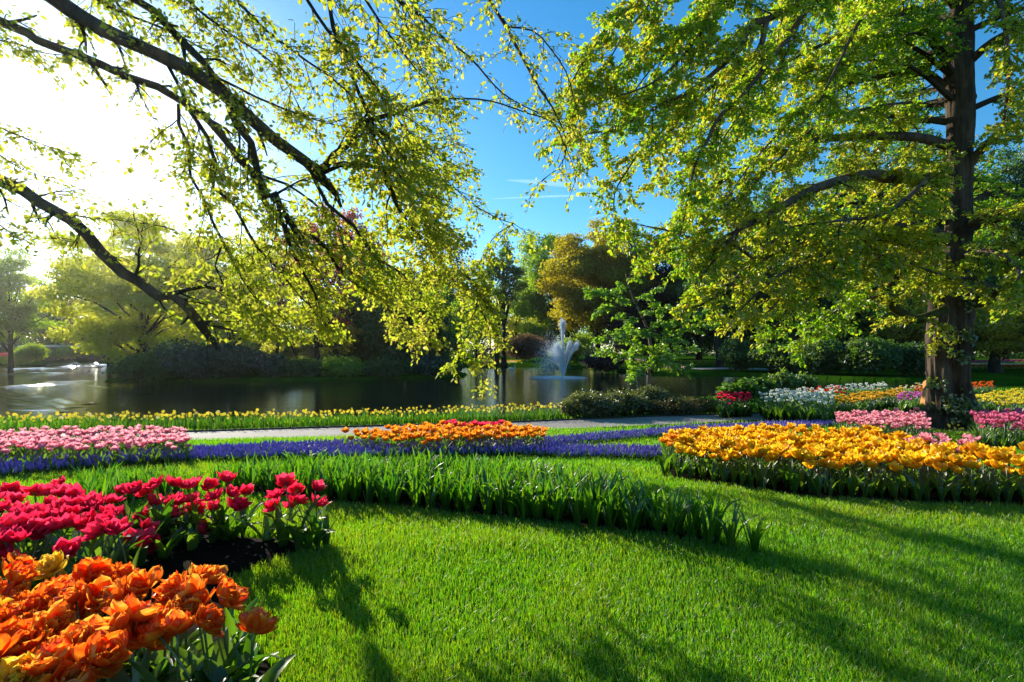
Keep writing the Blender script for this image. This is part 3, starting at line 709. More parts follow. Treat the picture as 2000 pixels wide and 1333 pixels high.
if STAGE >= 1:
    # ---------------------------------------------------------------- the beech whose boughs hang in from the left
    rngL = np.random.default_rng(21)
    TX, TY = -7.6, 3.6
    tz = G(TX, TY)
    beech = empty('overhanging_beech', (TX, TY, tz))
    tag(beech, 'old beech reaching its dark boughs in from the left, hung with fresh sunlit leaves', 'tree')
    mb = MB()
    tp = smooth_pts([(TX, TY, tz - .4), (TX + .1, TY, 2.5), (TX + .3, TY + .1, 5.5), (TX + .2, TY + .2, 9), (TX + .6, TY, 13)], .5)
    tr_ = np.interp(tp[:, 2], [-1, .3, 2, 6, 13], [.85, .62, .48, .40, .16])
    tube(mb, tp, tr_, 16, bump=.08, rng=rngL); mb.build('trunk', [M_BARK_NEAR], beech, origin=(TX, TY, tz), smooth=True)
    SL = Sprays(5, .069)
    A = np.vstack([[(TX + .2, TY, 5.6), (-5.9, 4.0, 5.2)], PXL([(92, -12, 6.7), (130, 15, 6.7), (200, 58, 6.7), (290, 98, 6.8), (374, 140, 6.8), (425, 172, 6.9), (475, 219, 7.0), (539, 275, 7.1), (599, 317, 7.2), (622, 342, 7.3)])])
    B = np.vstack([[(TX + .2, TY + .2, 4.7), (-6.0, 4.3, 4.75)], PXL([(0, 42, 7.4), (70, 78, 7.4), (152, 108, 7.5), (197, 126, 7.5), (247, 150, 7.6), (307, 169, 7.6), (353, 197, 7.7), (405, 233, 7.8), (441, 275, 7.9), (469, 312, 8.0)])])
    Cb = np.vstack([[(TX + .2, TY + .3, 3.9), (-6.4, 4.6, 3.7)], PXL([(0, 354, 8.6), (45, 372, 8.6), (80, 398, 8.6), (138, 430, 8.7), (169, 457, 8.7), (197, 493, 8.8), (240, 534, 8.9), (271, 550, 9.0), (310, 580, 9.1), (338, 577, 9.1), (367, 603, 9.2), (388, 627, 9.3)])])
    HH = np.vstack([[(TX + .4, TY, 8.2), (-6, 4.5, 8.8), (-4, 5.6, 9.0)], PXL([(560, -330, 7.4), (760, -220, 7.3), (900, -110, 7.2), (957, -40, 7.0)])])
    H2 = np.vstack([[(-4, 5.6, 8.95)], PXL([(400, -250, 7.3), (560, -130, 7.2), (690, -80, 7.0), (777, -40, 7.0)])])
    H3 = np.vstack([[(-5.9, 4.0, 5.22)], PXL([(180, -60, 6.9), (257, -5, 6.9), (300, 21, 6.9), (328, 53, 6.9), (360, 85, 6.8), (395, 120, 6.8), (420, 155, 6.85)])])
    BO = [(A, .085, .048), (B, .052, .030), (Cb, .078, .050), (HH, .10, .04), (H2, .055, .028), (H3, .042, .028)]
    for p, r0, r1 in BO: bough(beech, p, r0, r1, M_BARK_NEAR, rngL)
    D = 0.0
    minor = [  # (pixel trace with depth, r0, r1, child gap, child length, density)
        ([(622, 342, 7.3), (652, 303, 7.2), (687, 278, 7.1), (700, 245, 7.0), (706, 236, 7.0)], .085, .04, .3, .8, 15),
        ([(622, 342, 7.3), (663, 324, 7.3), (700, 322, 7.2), (784, 336, 7.1), (850, 352, 7.0)], .035, .012, .24, .8, 16),
        ([(349, 205, 7.7), (349, 243, 7.6), (367, 282, 7.5), (372, 345, 7.5), (395, 384, 7.6), (416, 434, 7.8), (432, 470, 8), (470, 540, 8.3), (500, 600, 8.6), (535, 640, 8.8)], .03, .010, .24, .8, 17),
        ([(370, 215, 7.7), (405, 268, 7.8), (420, 317, 7.8), (416, 367, 7.8), (455, 398, 7.9), (472, 430, 8), (504, 486, 8.2), (543, 525, 8.4), (590, 600, 8.6), (640, 655, 8.8)], .038, .012, .24, .85, 17),
        ([(469, 312, 8.0), (500, 352, 8.1), (520, 400, 8.2), (555, 440, 8.4), (585, 500, 8.6), (600, 560, 8.8)], .05, .012, .26, .85, 16),
        ([(448, 205, 6.95), (465, 247, 7.0), (490, 279, 7.1), (504, 339, 7.3), (515, 388, 7.4), (528, 384, 7.4), (542, 378, 7.4)], .075, .05, .3, .8, 13),
        ([(539, 381, 7.4), (550, 409, 7.5), (578, 455, 7.7), (590, 478, 7.8), (612, 462, 7.9), (635, 483, 8.0), (659, 522, 8.2), (700, 560, 8.5), (745, 600, 8.8), (770, 650, 9)], .05, .012, .25, .9, 18),
        ([(539, 381, 7.4), (550, 430, 7.5), (575, 500, 7.7), (606, 557, 8.0), (620, 620, 8.4), (630, 650, 8.6)], .04, .012, .25, .85, 17),
        ([(600, 318, 7.2), (640, 400, 7.4), (690, 440, 7.6), (730, 500, 7.9), (790, 540, 8.2), (830, 600, 8.6)], .03, .010, .24, .9, 17),
        ([(261, 548, 8.95), (271, 520, 8.9), (271, 490, 8.9), (279, 467, 8.9), (265, 440, 8.9)], .03, .010, .3, .6, 12),
        ([(777, -40, 7), (777, 0, 7), (826, 35, 7), (862, 71, 7), (918, 113, 7), (967, 169, 7), (1003, 197, 7.1), (1060, 225, 7.2), (1108, 247, 7.2)], .035, .010, .26, .6, 12),
        ([(957, -40, 7), (957, 0, 7), (988, 53, 7), (1020, 113, 7), (1055, 176, 7), (1080, 212, 7), (1108, 282, 7), (1090, 330, 7), (1062, 350, 7)], .038, .008, .25, .55, 13),
        ([(988, 53, 7), (1040, 60, 6.9), (1075, 95, 6.8), (1105, 140, 6.8), (1120, 190, 6.8), (1135, 260, 6.9), (1125, 330, 6.9)], .016, .006, .25, .5, 12),
        ([(700, 240, 7), (756, 226, 7), (819, 205, 7), (862, 194, 7), (932, 194, 7), (978, 203, 7), (1031, 222, 7), (1080, 240, 6.9), (1110, 300, 6.9)], .032, .010, .28, .55, 10),
        ([(706, 236, 7), (745, 261, 7), (784, 300, 7.1), (826, 335, 7.2), (890, 370, 7.4), (932, 405, 7.6), (980, 430, 7.7), (1003, 437, 7.8)], .036, .010, .24, .8, 15),
        ([(705, 240, 7), (728, 261, 7.1), (735, 303, 7.2), (763, 370, 7.5), (788, 423, 7.8), (847, 500, 8.3), (897, 560, 8.6), (939, 606, 8.8), (958, 660, 8.9), (952, 725, 9)], .04, .010, .22, .8, 20),
        ([(780, -20, 7), (798, 70, 7), (820, 130, 7), (847, 190, 7), (860, 260, 7.1), (830, 330, 7.2)], .016, .007, .28, .6, 12),
        ([(640, -40, 6.8), (650, 53, 6.8), (685, 141, 6.9), (720, 226, 7), (760, 300, 7.2), (800, 380, 7.6), (860, 450, 8), (900, 520, 8.4), (930, 570, 8.6)], .03, .010, .24, .85, 18),
        ([(420, -60, 6.7), (470, 10, 6.7), (520, 60, 6.7), (600, 120, 6.8), (680, 180, 6.9), (720, 260, 7.0)], .03, .012, .23, .75, 17),
        ([(560, -50, 6.7), (600, 0, 6.7), (640, 60, 6.7), (720, 150, 6.8), (780, 240, 7), (850, 300, 7.2), (900, 330, 7.4)], .026, .010, .24, .75, 17),
        ([(690, -40, 6.8), (740, 40, 6.8), (800, 120, 6.9), (860, 200, 7), (900, 290, 7.2)], .02, .008, .26, .65, 13),
        ([(300, -60, 6.8), (400, 30, 6.8), (470, 80, 6.8), (540, 130, 6.9), (590, 220, 7.0)], .03, .010, .22, .7, 17),
        ([(140, -60, 7), (190, 0, 7), (250, 30, 7), (330, 60, 7), (420, 110, 7.0)], .03, .012, .23, .7, 16),
        ([(-90, 20, 7.4), (-30, 70, 7.4), (30, 85, 7.4), (90, 105, 7.4), (125, 108, 7.4)], .02, .008, .2, .5, 16),
        ([(-120, 190, 7.6), (-60, 225, 7.6), (30, 262, 7.6), (90, 285, 7.6), (140, 300, 7.6)], .02, .007, .17, .38, 18),
        ([(-90, 260, 7.8), (-20, 290, 7.8), (40, 330, 7.8), (85, 345, 7.8)], .018, .007, .17, .36, 17),
        ([(60, 388, 8.6), (110, 375, 8.6), (150, 372, 8.5)], .02, .006, .2, .3, 5),
        ([(-60, 400, 8.5), (0, 440, 8.6), (40, 470, 8.6), (100, 465, 8.7)], .02, .008, .2, .5, 15),
        ([(110, 415, 8.7), (170, 425, 8.7), (230, 430, 8.7), (300, 440, 8.7)], .02, .006, .24, .45, 11),
        ([(260, 155, 7.6), (290, 215, 7.6), (310, 250, 7.6)], .014, .005, .28, .3, 8),
        ([(340, 130, 6.8), (420, 150, 6.8), (500, 190, 6.9), (600, 230, 7.0), (680, 250, 7.0)], .03, .010, .24, .7, 16),
        ([(430, 250, 7.9), (480, 330, 8), (560, 360, 8), (640, 420, 8.2), (700, 480, 8.4), (760, 520, 8.6)], .03, .010, .25, .85, 16),
        ([(388, 627, 9.3), (430, 640, 9.3), (470, 650, 9.2)], .05, .012, .22, .6, 15),
        ([(330, 577, 9.1), (400, 560, 9.1), (460, 580, 9.2), (520, 620, 9.2), (560, 660, 9.3)], .04, .010, .22, .8, 18),
        ([(435, 470, 8.3), (420, 520, 8.4), (440, 580, 8.6), (480, 630, 8.8)], .02, .008, .24, .7, 16),
        ([(800, 430, 7.9), (840, 480, 8.1), (850, 560, 8.4), (830, 640, 8.6), (800, 660, 8.7)], .016, .006, .22, .7, 19),
        ([(870, 520, 8.4), (930, 560, 8.6), (920, 640, 8.8), (890, 690, 8.9)], .016, .006, .2, .55, 20),
        ([(1003, 437, 7.8), (960, 470, 8), (940, 540, 8.3), (950, 600, 8.6)], .012, .005, .22, .55, 17),
    ]
    for tr, r0, r1, gap, bl, dn in minor:
        tr = [(x, y - (0 if i == 0 or tr[0][:2] in ((388, 627), (330, 577)) else 34 if x < 790 and y > 610 else 16 if x < 790 and y > 570 else 0), d) for i, (x, y, d) in enumerate(tr)]; r0 *= .78; r1 *= .7
        P = PXL(tr)
        kk = float(np.clip(P[:, 1].mean() / 7.4, .5, 1.1)); r0 *= kk; r1 *= kk
        tube(SL.tw, smooth_pts(P, .14), np.linspace(r0, r1, len(smooth_pts(P, .14))), 6, bump=.1, rng=rngL)
        SL.tone = .35 + .35 * rngL.random()
        if P[:, 1].mean() > 5.2 and P[:, 2].mean() > 3.2: dn *= .72
        SL.limb(P, r0, r1, gap * .76, bl * 1.0, dn * .68, droop=.5, k=kk, twig_gap=.13, twig_len=.55)
    for p, r0, r1, g, bl, dn, st in ((A, .2, .085, .34, .75, 16, .25), (B, .12, .06, .30, .65, 15, .15), (Cb, .19, .085, .34, .8, 15, .2), (H3, .08, .05, .3, .7, 16, .2), (HH, .16, .05, .5, .9, 14, .4), (H2, .09, .04, .4, .8, 15, .3)):
        SL.limb(p, r0, r1, g, bl, dn * .7, droop=.4, start=st, updown=.12, k=.66)
    print('left leaves', SL.finish(beech, M_BEECH))

    # ---------------------------------------------------------------- the old two-stemmed tree at the right
    rngR = np.random.default_rng(31)
    TD = 13.2
    bx = (1858 - 1000) / 1000 * TD; bz = G(bx, TD)
    old = empty('old_park_tree', (bx, TD, bz))
    tag(old, 'tall old tree with a gnarled twin-stemmed trunk, clasped by climbing leaves, beside the pink tulips', 'tree')
    O = np.array((bx, TD, bz))
    rings = [  # py, left px, right px, crease depth
        (872, 1784, 1966, .10), (850, 1791, 1954, .14), (835, 1800, 1936, .17), (815, 1808, 1917, .20), (795, 1814, 1906, .22), (770, 1814, 1896, .24), (745, 1814, 1889, .26), (715, 1813, 1888, .26),
        (685, 1811, 1892, .24), (655, 1811, 1896, .20), (625, 1817, 1898, .18), (595, 1820, 1893, .16), (570, 1824, 1890, .10), (540, 1832, 1888, .05), (500, 1842, 1893, .03),
        (450, 1848, 1899, .02), (400, 1850, 1897, .02), (350, 1851, 1897, .03), (300, 1850, 1898, .03), (250, 1851, 1901, .03), (210, 1850, 1902, .03), (170, 1848, 1900, .02), (130, 1846, 1898, .02),
        (90, 1848, 1899, .02), (40, 1853, 1898, .02), (-20, 1862, 1898, .0), (-120, 1866, 1894, 0), (-260, 1868, 1888, 0), (-420, 1868, 1880, 0)]
    mb = MB(); seg = 96; V = []
    zz = np.array([CZ + (690 - r[0]) / 1000 * TD for r in rings]); xl = np.array([(r[1] - 1000) / 1000 * TD for r in rings]); xr = np.array([(r[2] - 1000) / 1000 * TD for r in rings]); cr = np.array([r[3] for r in rings])
    zs = np.arange(zz[0], 7.5, .07); zs = np.concatenate([zs, np.arange(7.6, zz[-1], .5)])
    a = np.arange(seg) * 2 * math.pi / seg
    for z in zs:
        l, r, c = np.interp(z, zz, xl), np.interp(z, zz, xr), np.interp(z, zz, cr)
        ctr, hw = (l + r) / 2, (r - l) / 2 * .92
        rad = np.ones(seg) * hw
        for ac, wgt in ((-1.78, 1.0), (1.4, .8)):
            da = (a - ac + math.pi) % (2 * math.pi) - math.pi
            rad *= 1 - c * 1.5 * wgt * np.exp(-(da / .22) ** 2)
        rough = vnoise(a * 9 + 3, np.full(seg, z * 1.1)) - .5 + .6 * (vnoise(a * 4 + 9, np.full(seg, z * .5)) - .5)
        rough2 = vnoise(np.cos(a) * 5 + 20 + z * .3, np.sin(a) * 5 + z * 3.2) - .5
        rad = rad * (1 + .20 * rough * (1 if z < 3 else .5) + .10 * rough2)
        if z < .3: rad = rad * (1 + .10 * np.cos(a * 5 + 1) * np.clip((.3 - z) / .8, 0, 1))
        V.append(np.stack([ctr + rad * np.cos(a), TD + rad * np.sin(a) * .85, np.full(seg, z)], -1))
    V = np.concatenate(V); n = len(zs)
    i = np.arange(n - 1)[:, None] * seg; j = np.arange(seg)[None]; q = np.stack([i + j, i + (j + 1) % seg, i + seg + (j + 1) % seg, i + seg + j], -1).reshape(-1, 4)
    mb.add(V, q)
    # burrs low on the left stem and along the upper trunk, and the broken stub
    def burr(c, r, k=1.0):
        u = unit(rngR, 1)
        th = np.linspace(0, math.pi, 9); ph = np.arange(12) * 2 * math.pi / 12
        T, Pp = np.meshgrid(th, ph, indexing='ij')
        rr = r * (1 + .35 * (vnoise(T * 4 + c[0], Pp * 2 + c[2] * 7) - .5))
        v = np.stack([c[0] + rr * np.sin(T) * np.cos(Pp), c[1] + rr * np.sin(T) * np.sin(Pp), c[2] + rr * k * np.cos(T)], -1).reshape(-1, 3)
        ii = np.arange(8)[:, None] * 12; jj = np.arange(12)[None]
        mb.add(v, np.stack([ii + jj, ii + 12 + jj, ii + 12 + (jj + 1) % 12, ii + (jj + 1) % 12], -1).reshape(-1, 4))
    for px, py, r, k in ((1812, 822, .24, 1.2), (1806, 806, .14, 1), (1852, 92, .16, 1.3), (1848, 120, .15, 1.2), (1850, 160, .14, 1), (1846, 410, .22, .9), (1850, 385, .2, 1), (1822, 668, .16, 1.1), (1900, 190, .1, 1.4)):
        burr(pix(px, py, TD + (.0 if r > .2 or py > 500 else .12)), r * .85, k)
    mb.build('trunk', [M_BARK_OLD], old, origin=O, smooth=True)
    stub = bough(old, PX([(1832, 600, TD), (1828, 580, TD - .05), (1818, 562, TD - .1), (1809, 556, TD - .12)]), .20, .15, M_BARK_OLD, rngR, 12)
    SR = Sprays(9, .077); SR.tone = .45
    big = [
        ([(1850, 410, 13.2), (1808, 372, 12.9), (1787, 356, 12.6), (1734, 346, 12.2), (1690, 342, 11.9), (1653, 349, 11.6), (1596, 367, 11.2), (1561, 383, 11.0), (1500, 420, 10.6), (1440, 450, 10.2)], .22, .05, .30, 1.3),
        ([(1862, 290, 13.3), (1800, 270, 13.2), (1730, 266, 13), (1670, 268, 12.8), (1593, 275, 12.4), (1554, 300, 12.2), (1529, 296, 12.1), (1470, 320, 11.8), (1400, 360, 11.4)], .16, .04, .30, 1.3),
        ([(1852, 470, 13.2), (1800, 448, 12.8), (1751, 441, 12.4), (1688, 439, 12), (1635, 452, 11.6), (1593, 458, 11.3), (1540, 480, 11.0), (1480, 510, 10.7), (1420, 560, 10.3), (1380, 590, 10)], .20, .04, .28, 1.3),
        ([(1870, -190, 13.2), (1760, -130, 11.8), (1650, -50, 10.6), (1554, 7, 9.8), (1497, 39, 9.5), (1473, 44, 9.4), (1441, 95, 9.2), (1416, 123, 9), (1353, 176, 8.8), (1300, 200, 8.6), (1249, 229, 8.4), (1179, 257, 8.3), (1126, 261, 8.2)], .20, .012, .28, 1.1),
        ([(1868, -150, 13.2), (1780, -110, 12.3), (1680, -60, 11.2), (1582, 11, 10.4), (1547, 63, 10.1), (1501, 123, 9.8), (1441, 197, 9.5), (1406, 226, 9.3), (1381, 275, 9.2), (1356, 328, 9.1), (1339, 413, 9), (1326, 470, 9)], .17, .010, .30, 1.0),
        ([(1497, 39, 9.5), (1480, 102, 9.5), (1423, 141, 9.4), (1342, 212, 9.2), (1290, 260, 9.1), (1240, 310, 9)], .07, .012, .28, 1.0),
        ([(1700, -150, 12), (1560, -130, 10.8), (1409, 0, 9.3), (1371, 63, 9), (1311, 134, 8.8), (1260, 170, 8.6), (1200, 190, 8.5)], .12, .012, .28, 1.0),
        ([(1560, -130, 10.8), (1400, -120, 9.8), (1264, -10, 8.8), (1214, 27, 8.6), (1179, 63, 8.5), (1140, 120, 8.4), (1112, 169, 8.3)], .10, .010, .28, .9),
        ([(1843, 606, 12.7), (1815, 618, 12.5), (1787, 624, 12.3), (1758, 610, 12.1), (1730, 587, 11.9), (1718, 575, 11.9), (1735, 560, 11.8), (1751, 548, 11.7)], .15, .09, .40, .9),
        ([(1718, 575, 11.9), (1690, 590, 11.4), (1650, 600, 11), (1600, 630, 10.5), (1560, 665, 10.1)], .05, .010, .22, .7),
        ([(1751, 548, 11.7), (1740, 530, 11.6), (1690, 520, 11.2), (1620, 530, 10.7), (1550, 560, 10.2), (1500, 610, 9.8)], .07, .012, .24, 1.0),
        ([(1886, 594, 12.9), (1917, 589, 12.7), (1945, 580, 12.5), (1959, 571, 12.4), (1982, 545, 12.2), (2000, 500, 12), (2050, 460, 11.8), (2120, 440, 11.6)], .19, .08, .32, 1.2),
        ([(1955, 574, 12.4), (1930, 560, 12.2), (1900, 545, 12), (1850, 540, 11.7), (1790, 520, 11.4), (1720, 500, 11), (1660, 480, 10.7)], .06, .012, .24, 1.1),
        ([(1895, 120, 13.1), (1940, 80, 12.6), (2000, 50, 12.1), (2080, 20, 11.6)], .12, .03, .30, 1.3),
        ([(1895, 320, 13.1), (1940, 270, 12.6), (2010, 240, 12), (2100, 220, 11.5)], .14, .03, .30, 1.3),
        ([(1893, 440, 13.0), (1930, 420, 12.4), (1980, 410, 11.9), (2060, 400, 11.4)], .12, .03, .28, 1.3),
        ([(1860, 180, 13.3), (1800, 140, 13.4), (1720, 150, 13.4), (1640, 170, 13.3), (1560, 200, 13)], .12, .03, .28, 1.3),
        ([(1860, 60, 13.3), (1790, 20, 13.2), (1700, 40, 13), (1620, 80, 12.7), (1540, 120, 12.4)], .12, .03, .28, 1.3),
        ([(1868, -60, 13.3), (1820, -80, 12.6), (1740, -40, 11.8), (1680, 40, 11.2), (1640, 120, 10.9), (1600, 200, 10.7)], .11, .02, .28, 1.3),
        ([(1880, -80, 13.2), (1930, -60, 12), (1960, 40, 11.2), (1970, 140, 10.8), (1960, 240, 10.6)], .10, .02, .28, 1.2),
        ([(1852, 500, 13.1), (1800, 490, 12.4), (1740, 470, 11.6), (1680, 470, 11), (1600, 500, 10.4), (1520, 540, 9.9), (1460, 590, 9.6)], .10, .02, .24, 1.2),
        ([(1886, 500, 12.9), (1920, 490, 12), (1960, 500, 11.3), (1990, 530, 10.8), (1980, 560, 10.6)], .08, .02, .24, 1.0),
        ([(1862, 340, 13.2), (1830, 330, 12), (1780, 380, 11), (1720, 420, 10.4), (1650, 430, 10), (1570, 440, 9.7)], .10, .02, .26, 1.2),
        ([(1660, 480, 10.7), (1600, 560, 10.3), (1550, 610, 10), (1510, 640, 9.9)], .03, .008, .22, .7),
        ([(1480, 510, 10.7), (1430, 480, 10.6), (1370, 470, 10.5), (1300, 450, 10.3), (1250, 440, 10.2)], .05, .010, .24, .9),
        ([(1440, 450, 10.2), (1410, 490, 10), (1385, 520, 9.9), (1370, 545, 9.8)], .04, .008, .26, .7),
        ([(1240, 310, 9), (1200, 380, 9), (1210, 440, 9), (1240, 490, 9.1)], .02, .006, .26, .6),
        ([(1400, 360, 11.4), (1350, 400, 11), (1320, 460, 10.8), (1290, 500, 10.6)], .03, .006, .26, .7),
        ([(1500, -60, 10), (1400, 20, 9.6), (1320, 60, 9.4), (1220, 120, 9.2), (1160, 180, 9.1)], .05, .008, .30, 1.0),
        ([(1620, -40, 11), (1520, 80, 10.6), (1440, 160, 10.3), (1360, 240, 10), (1300, 330, 9.8)], .05, .008, .30, 1.0),
        ([(1700, 60, 12), (1620, 160, 11.6), (1540, 240, 11.2), (1460, 330, 10.9), (1400, 420, 10.6)], .05, .008, .30, 1.1),
        ([(1330, -60, 9.2), (1250, 30, 9), (1200, 100, 8.8), (1150, 200, 8.7)], .03, .006, .30, .9),
        ([(1560, 100, 10.6), (1480, 180, 10.3), (1400, 290, 10), (1350, 380, 9.8)], .035, .006, .30, 1.0),
        ([(1450, -60, 9.8), (1340, 60, 9.4), (1260, 150, 9.1), (1190, 250, 8.9)], .035, .006, .30, 1.0),
        ([(1600, 240, 11.4), (1500, 330, 11), (1420, 400, 10.7), (1340, 450, 10.4)], .035, .006, .30, 1.0),
        ([(1760, 120, 12.6), (1660, 120, 12.2), (1560, 150, 11.8), (1470, 230, 11.4)], .04, .008, .30, 1.1),
        ([(1780, 200, 12.9), (1700, 210, 12.6), (1620, 240, 12.2), (1540, 330, 11.8)], .04, .008, .30, 1.1),
    ]
    for tr, r0, r1, gap, bl in big:
        P = PX(tr)
        bough(old, P, r0 * .8, r1, M_MOSS if r0 in (.19, .15) else M_BARK_NEAR, rngR, 8)
        SR.tone = .40 + .4 * rngR.random()
        SR.limb(P, r0 * .8, r1, gap * .56, bl, 20, droop=.42, start=.10, updown=.06, twig_gap=.15, twig_len=.46)
    # boughs on the far side and above, out of sight of the trunk's front
    for k in range(44):
        z0 = 4.5 + rngR.random() * 8.5; az = rngR.random() * 2 * math.pi; L = (5.4 - .25 * z0) * (.7 + .5 * rngR.random())
        d = np.array((math.cos(az), math.sin(az), .18))
        if d[1] < .1 and abs(d[0]) < .75: d[1] = abs(d[1])
        s = np.array((bx + .1, TD, z0))
        pts = [s, s + d * L * .4 + np.array((0, 0, .25)), s + d * L * .75 + np.array((0, 0, .2)), s + d * L + np.array((0, 0, -.25))]
        tube(SR.tw, smooth_pts(pts, .3), (.09, .015), 6)
        SR.tone = .2 + .35 * rngR.random()
        SR.limb(pts, .09, .015, .26, 1.3, 17, droop=.35, start=.15)
    print('right leaves', SR.finish(old, M_LIME))
    # climbing leaves on the trunk
    rng = np.random.default_rng(8); iv = MB()
    spots = [(1843, 795, 24, 24, 170), (1850, 812, 18, 14, 90), (1838, 836, 20, 8, 90), (1868, 800, 16, 10, 40), (1815, 748, 7, 10, 40), (1826, 777, 5, 6, 20), (1850, 700, 14, 6, 45), (1842, 655, 20, 8, 60), (1864, 663, 8, 6, 18), (1822, 640, 6, 6, 18), (1830, 690, 8, 6, 20), (1855, 590, 10, 16, 30), (1806, 690, 3, 4, 10)]
    for px, py, sx, sy, n in spots:
        qx = px + rng.normal(size=n) * sx * .6; qy = py + rng.normal(size=n) * sy * .6
        z = CZ + (690 - qy) / 1000 * TD; x = (qx - 1000) / 1000 * TD
        l = np.interp(z, zz, xl); r = np.interp(z, zz, xr); ctr, hw = (l + r) / 2, (r - l) / 2
        uu = np.clip((x - ctr) / hw, -1.02, 1.02); y = TD - hw * .85 * np.sqrt(np.maximum(0, 1 - uu ** 2)) - .05 - rng.random(n) * .09
        add_leaves(iv, np.stack([x, y, z], -1), rng.normal(size=(n, 3)) * .6 + np.array((0, -.3, -.4)), np.array((-.2, -1, .5)) + rng.normal(size=(n, 3)) * .5, .075 + .06 * rng.random(n), rng.random(n))
    vine = empty('creeper_vine', tuple(O))
    iv.build('leaves', [M_IVY], vine, origin=O)
    vs_ = MB()
    for trace in ([(1852, 848), (1846, 825), (1842, 795), (1852, 760), (1850, 700), (1843, 655), (1855, 590)], [(1840, 846), (1826, 800), (1824, 777), (1814, 748), (1806, 690)], [(1860, 845), (1868, 800), (1864, 740), (1864, 663)]):
        pp = []
        for px, py in trace:
            z = CZ + (690 - py) / 1000 * TD; x = (px - 1000) / 1000 * TD
            l = np.interp(z, zz, xl); r = np.interp(z, zz, xr); hw = (r - l) / 2; uu = np.clip((x - (l + r) / 2) / hw, -1, 1)
            pp.append((x, TD - hw * .85 * math.sqrt(max(0, 1 - uu * uu)) - .02, z))
        tube(vs_, smooth_pts(pp, .1), .012, 5)
    vs_.build('stem', [M_TWIG], vine, origin=O); o = vine
    tag(o, 'bright leaves of a climber clinging to the old tree trunk', 'climber')

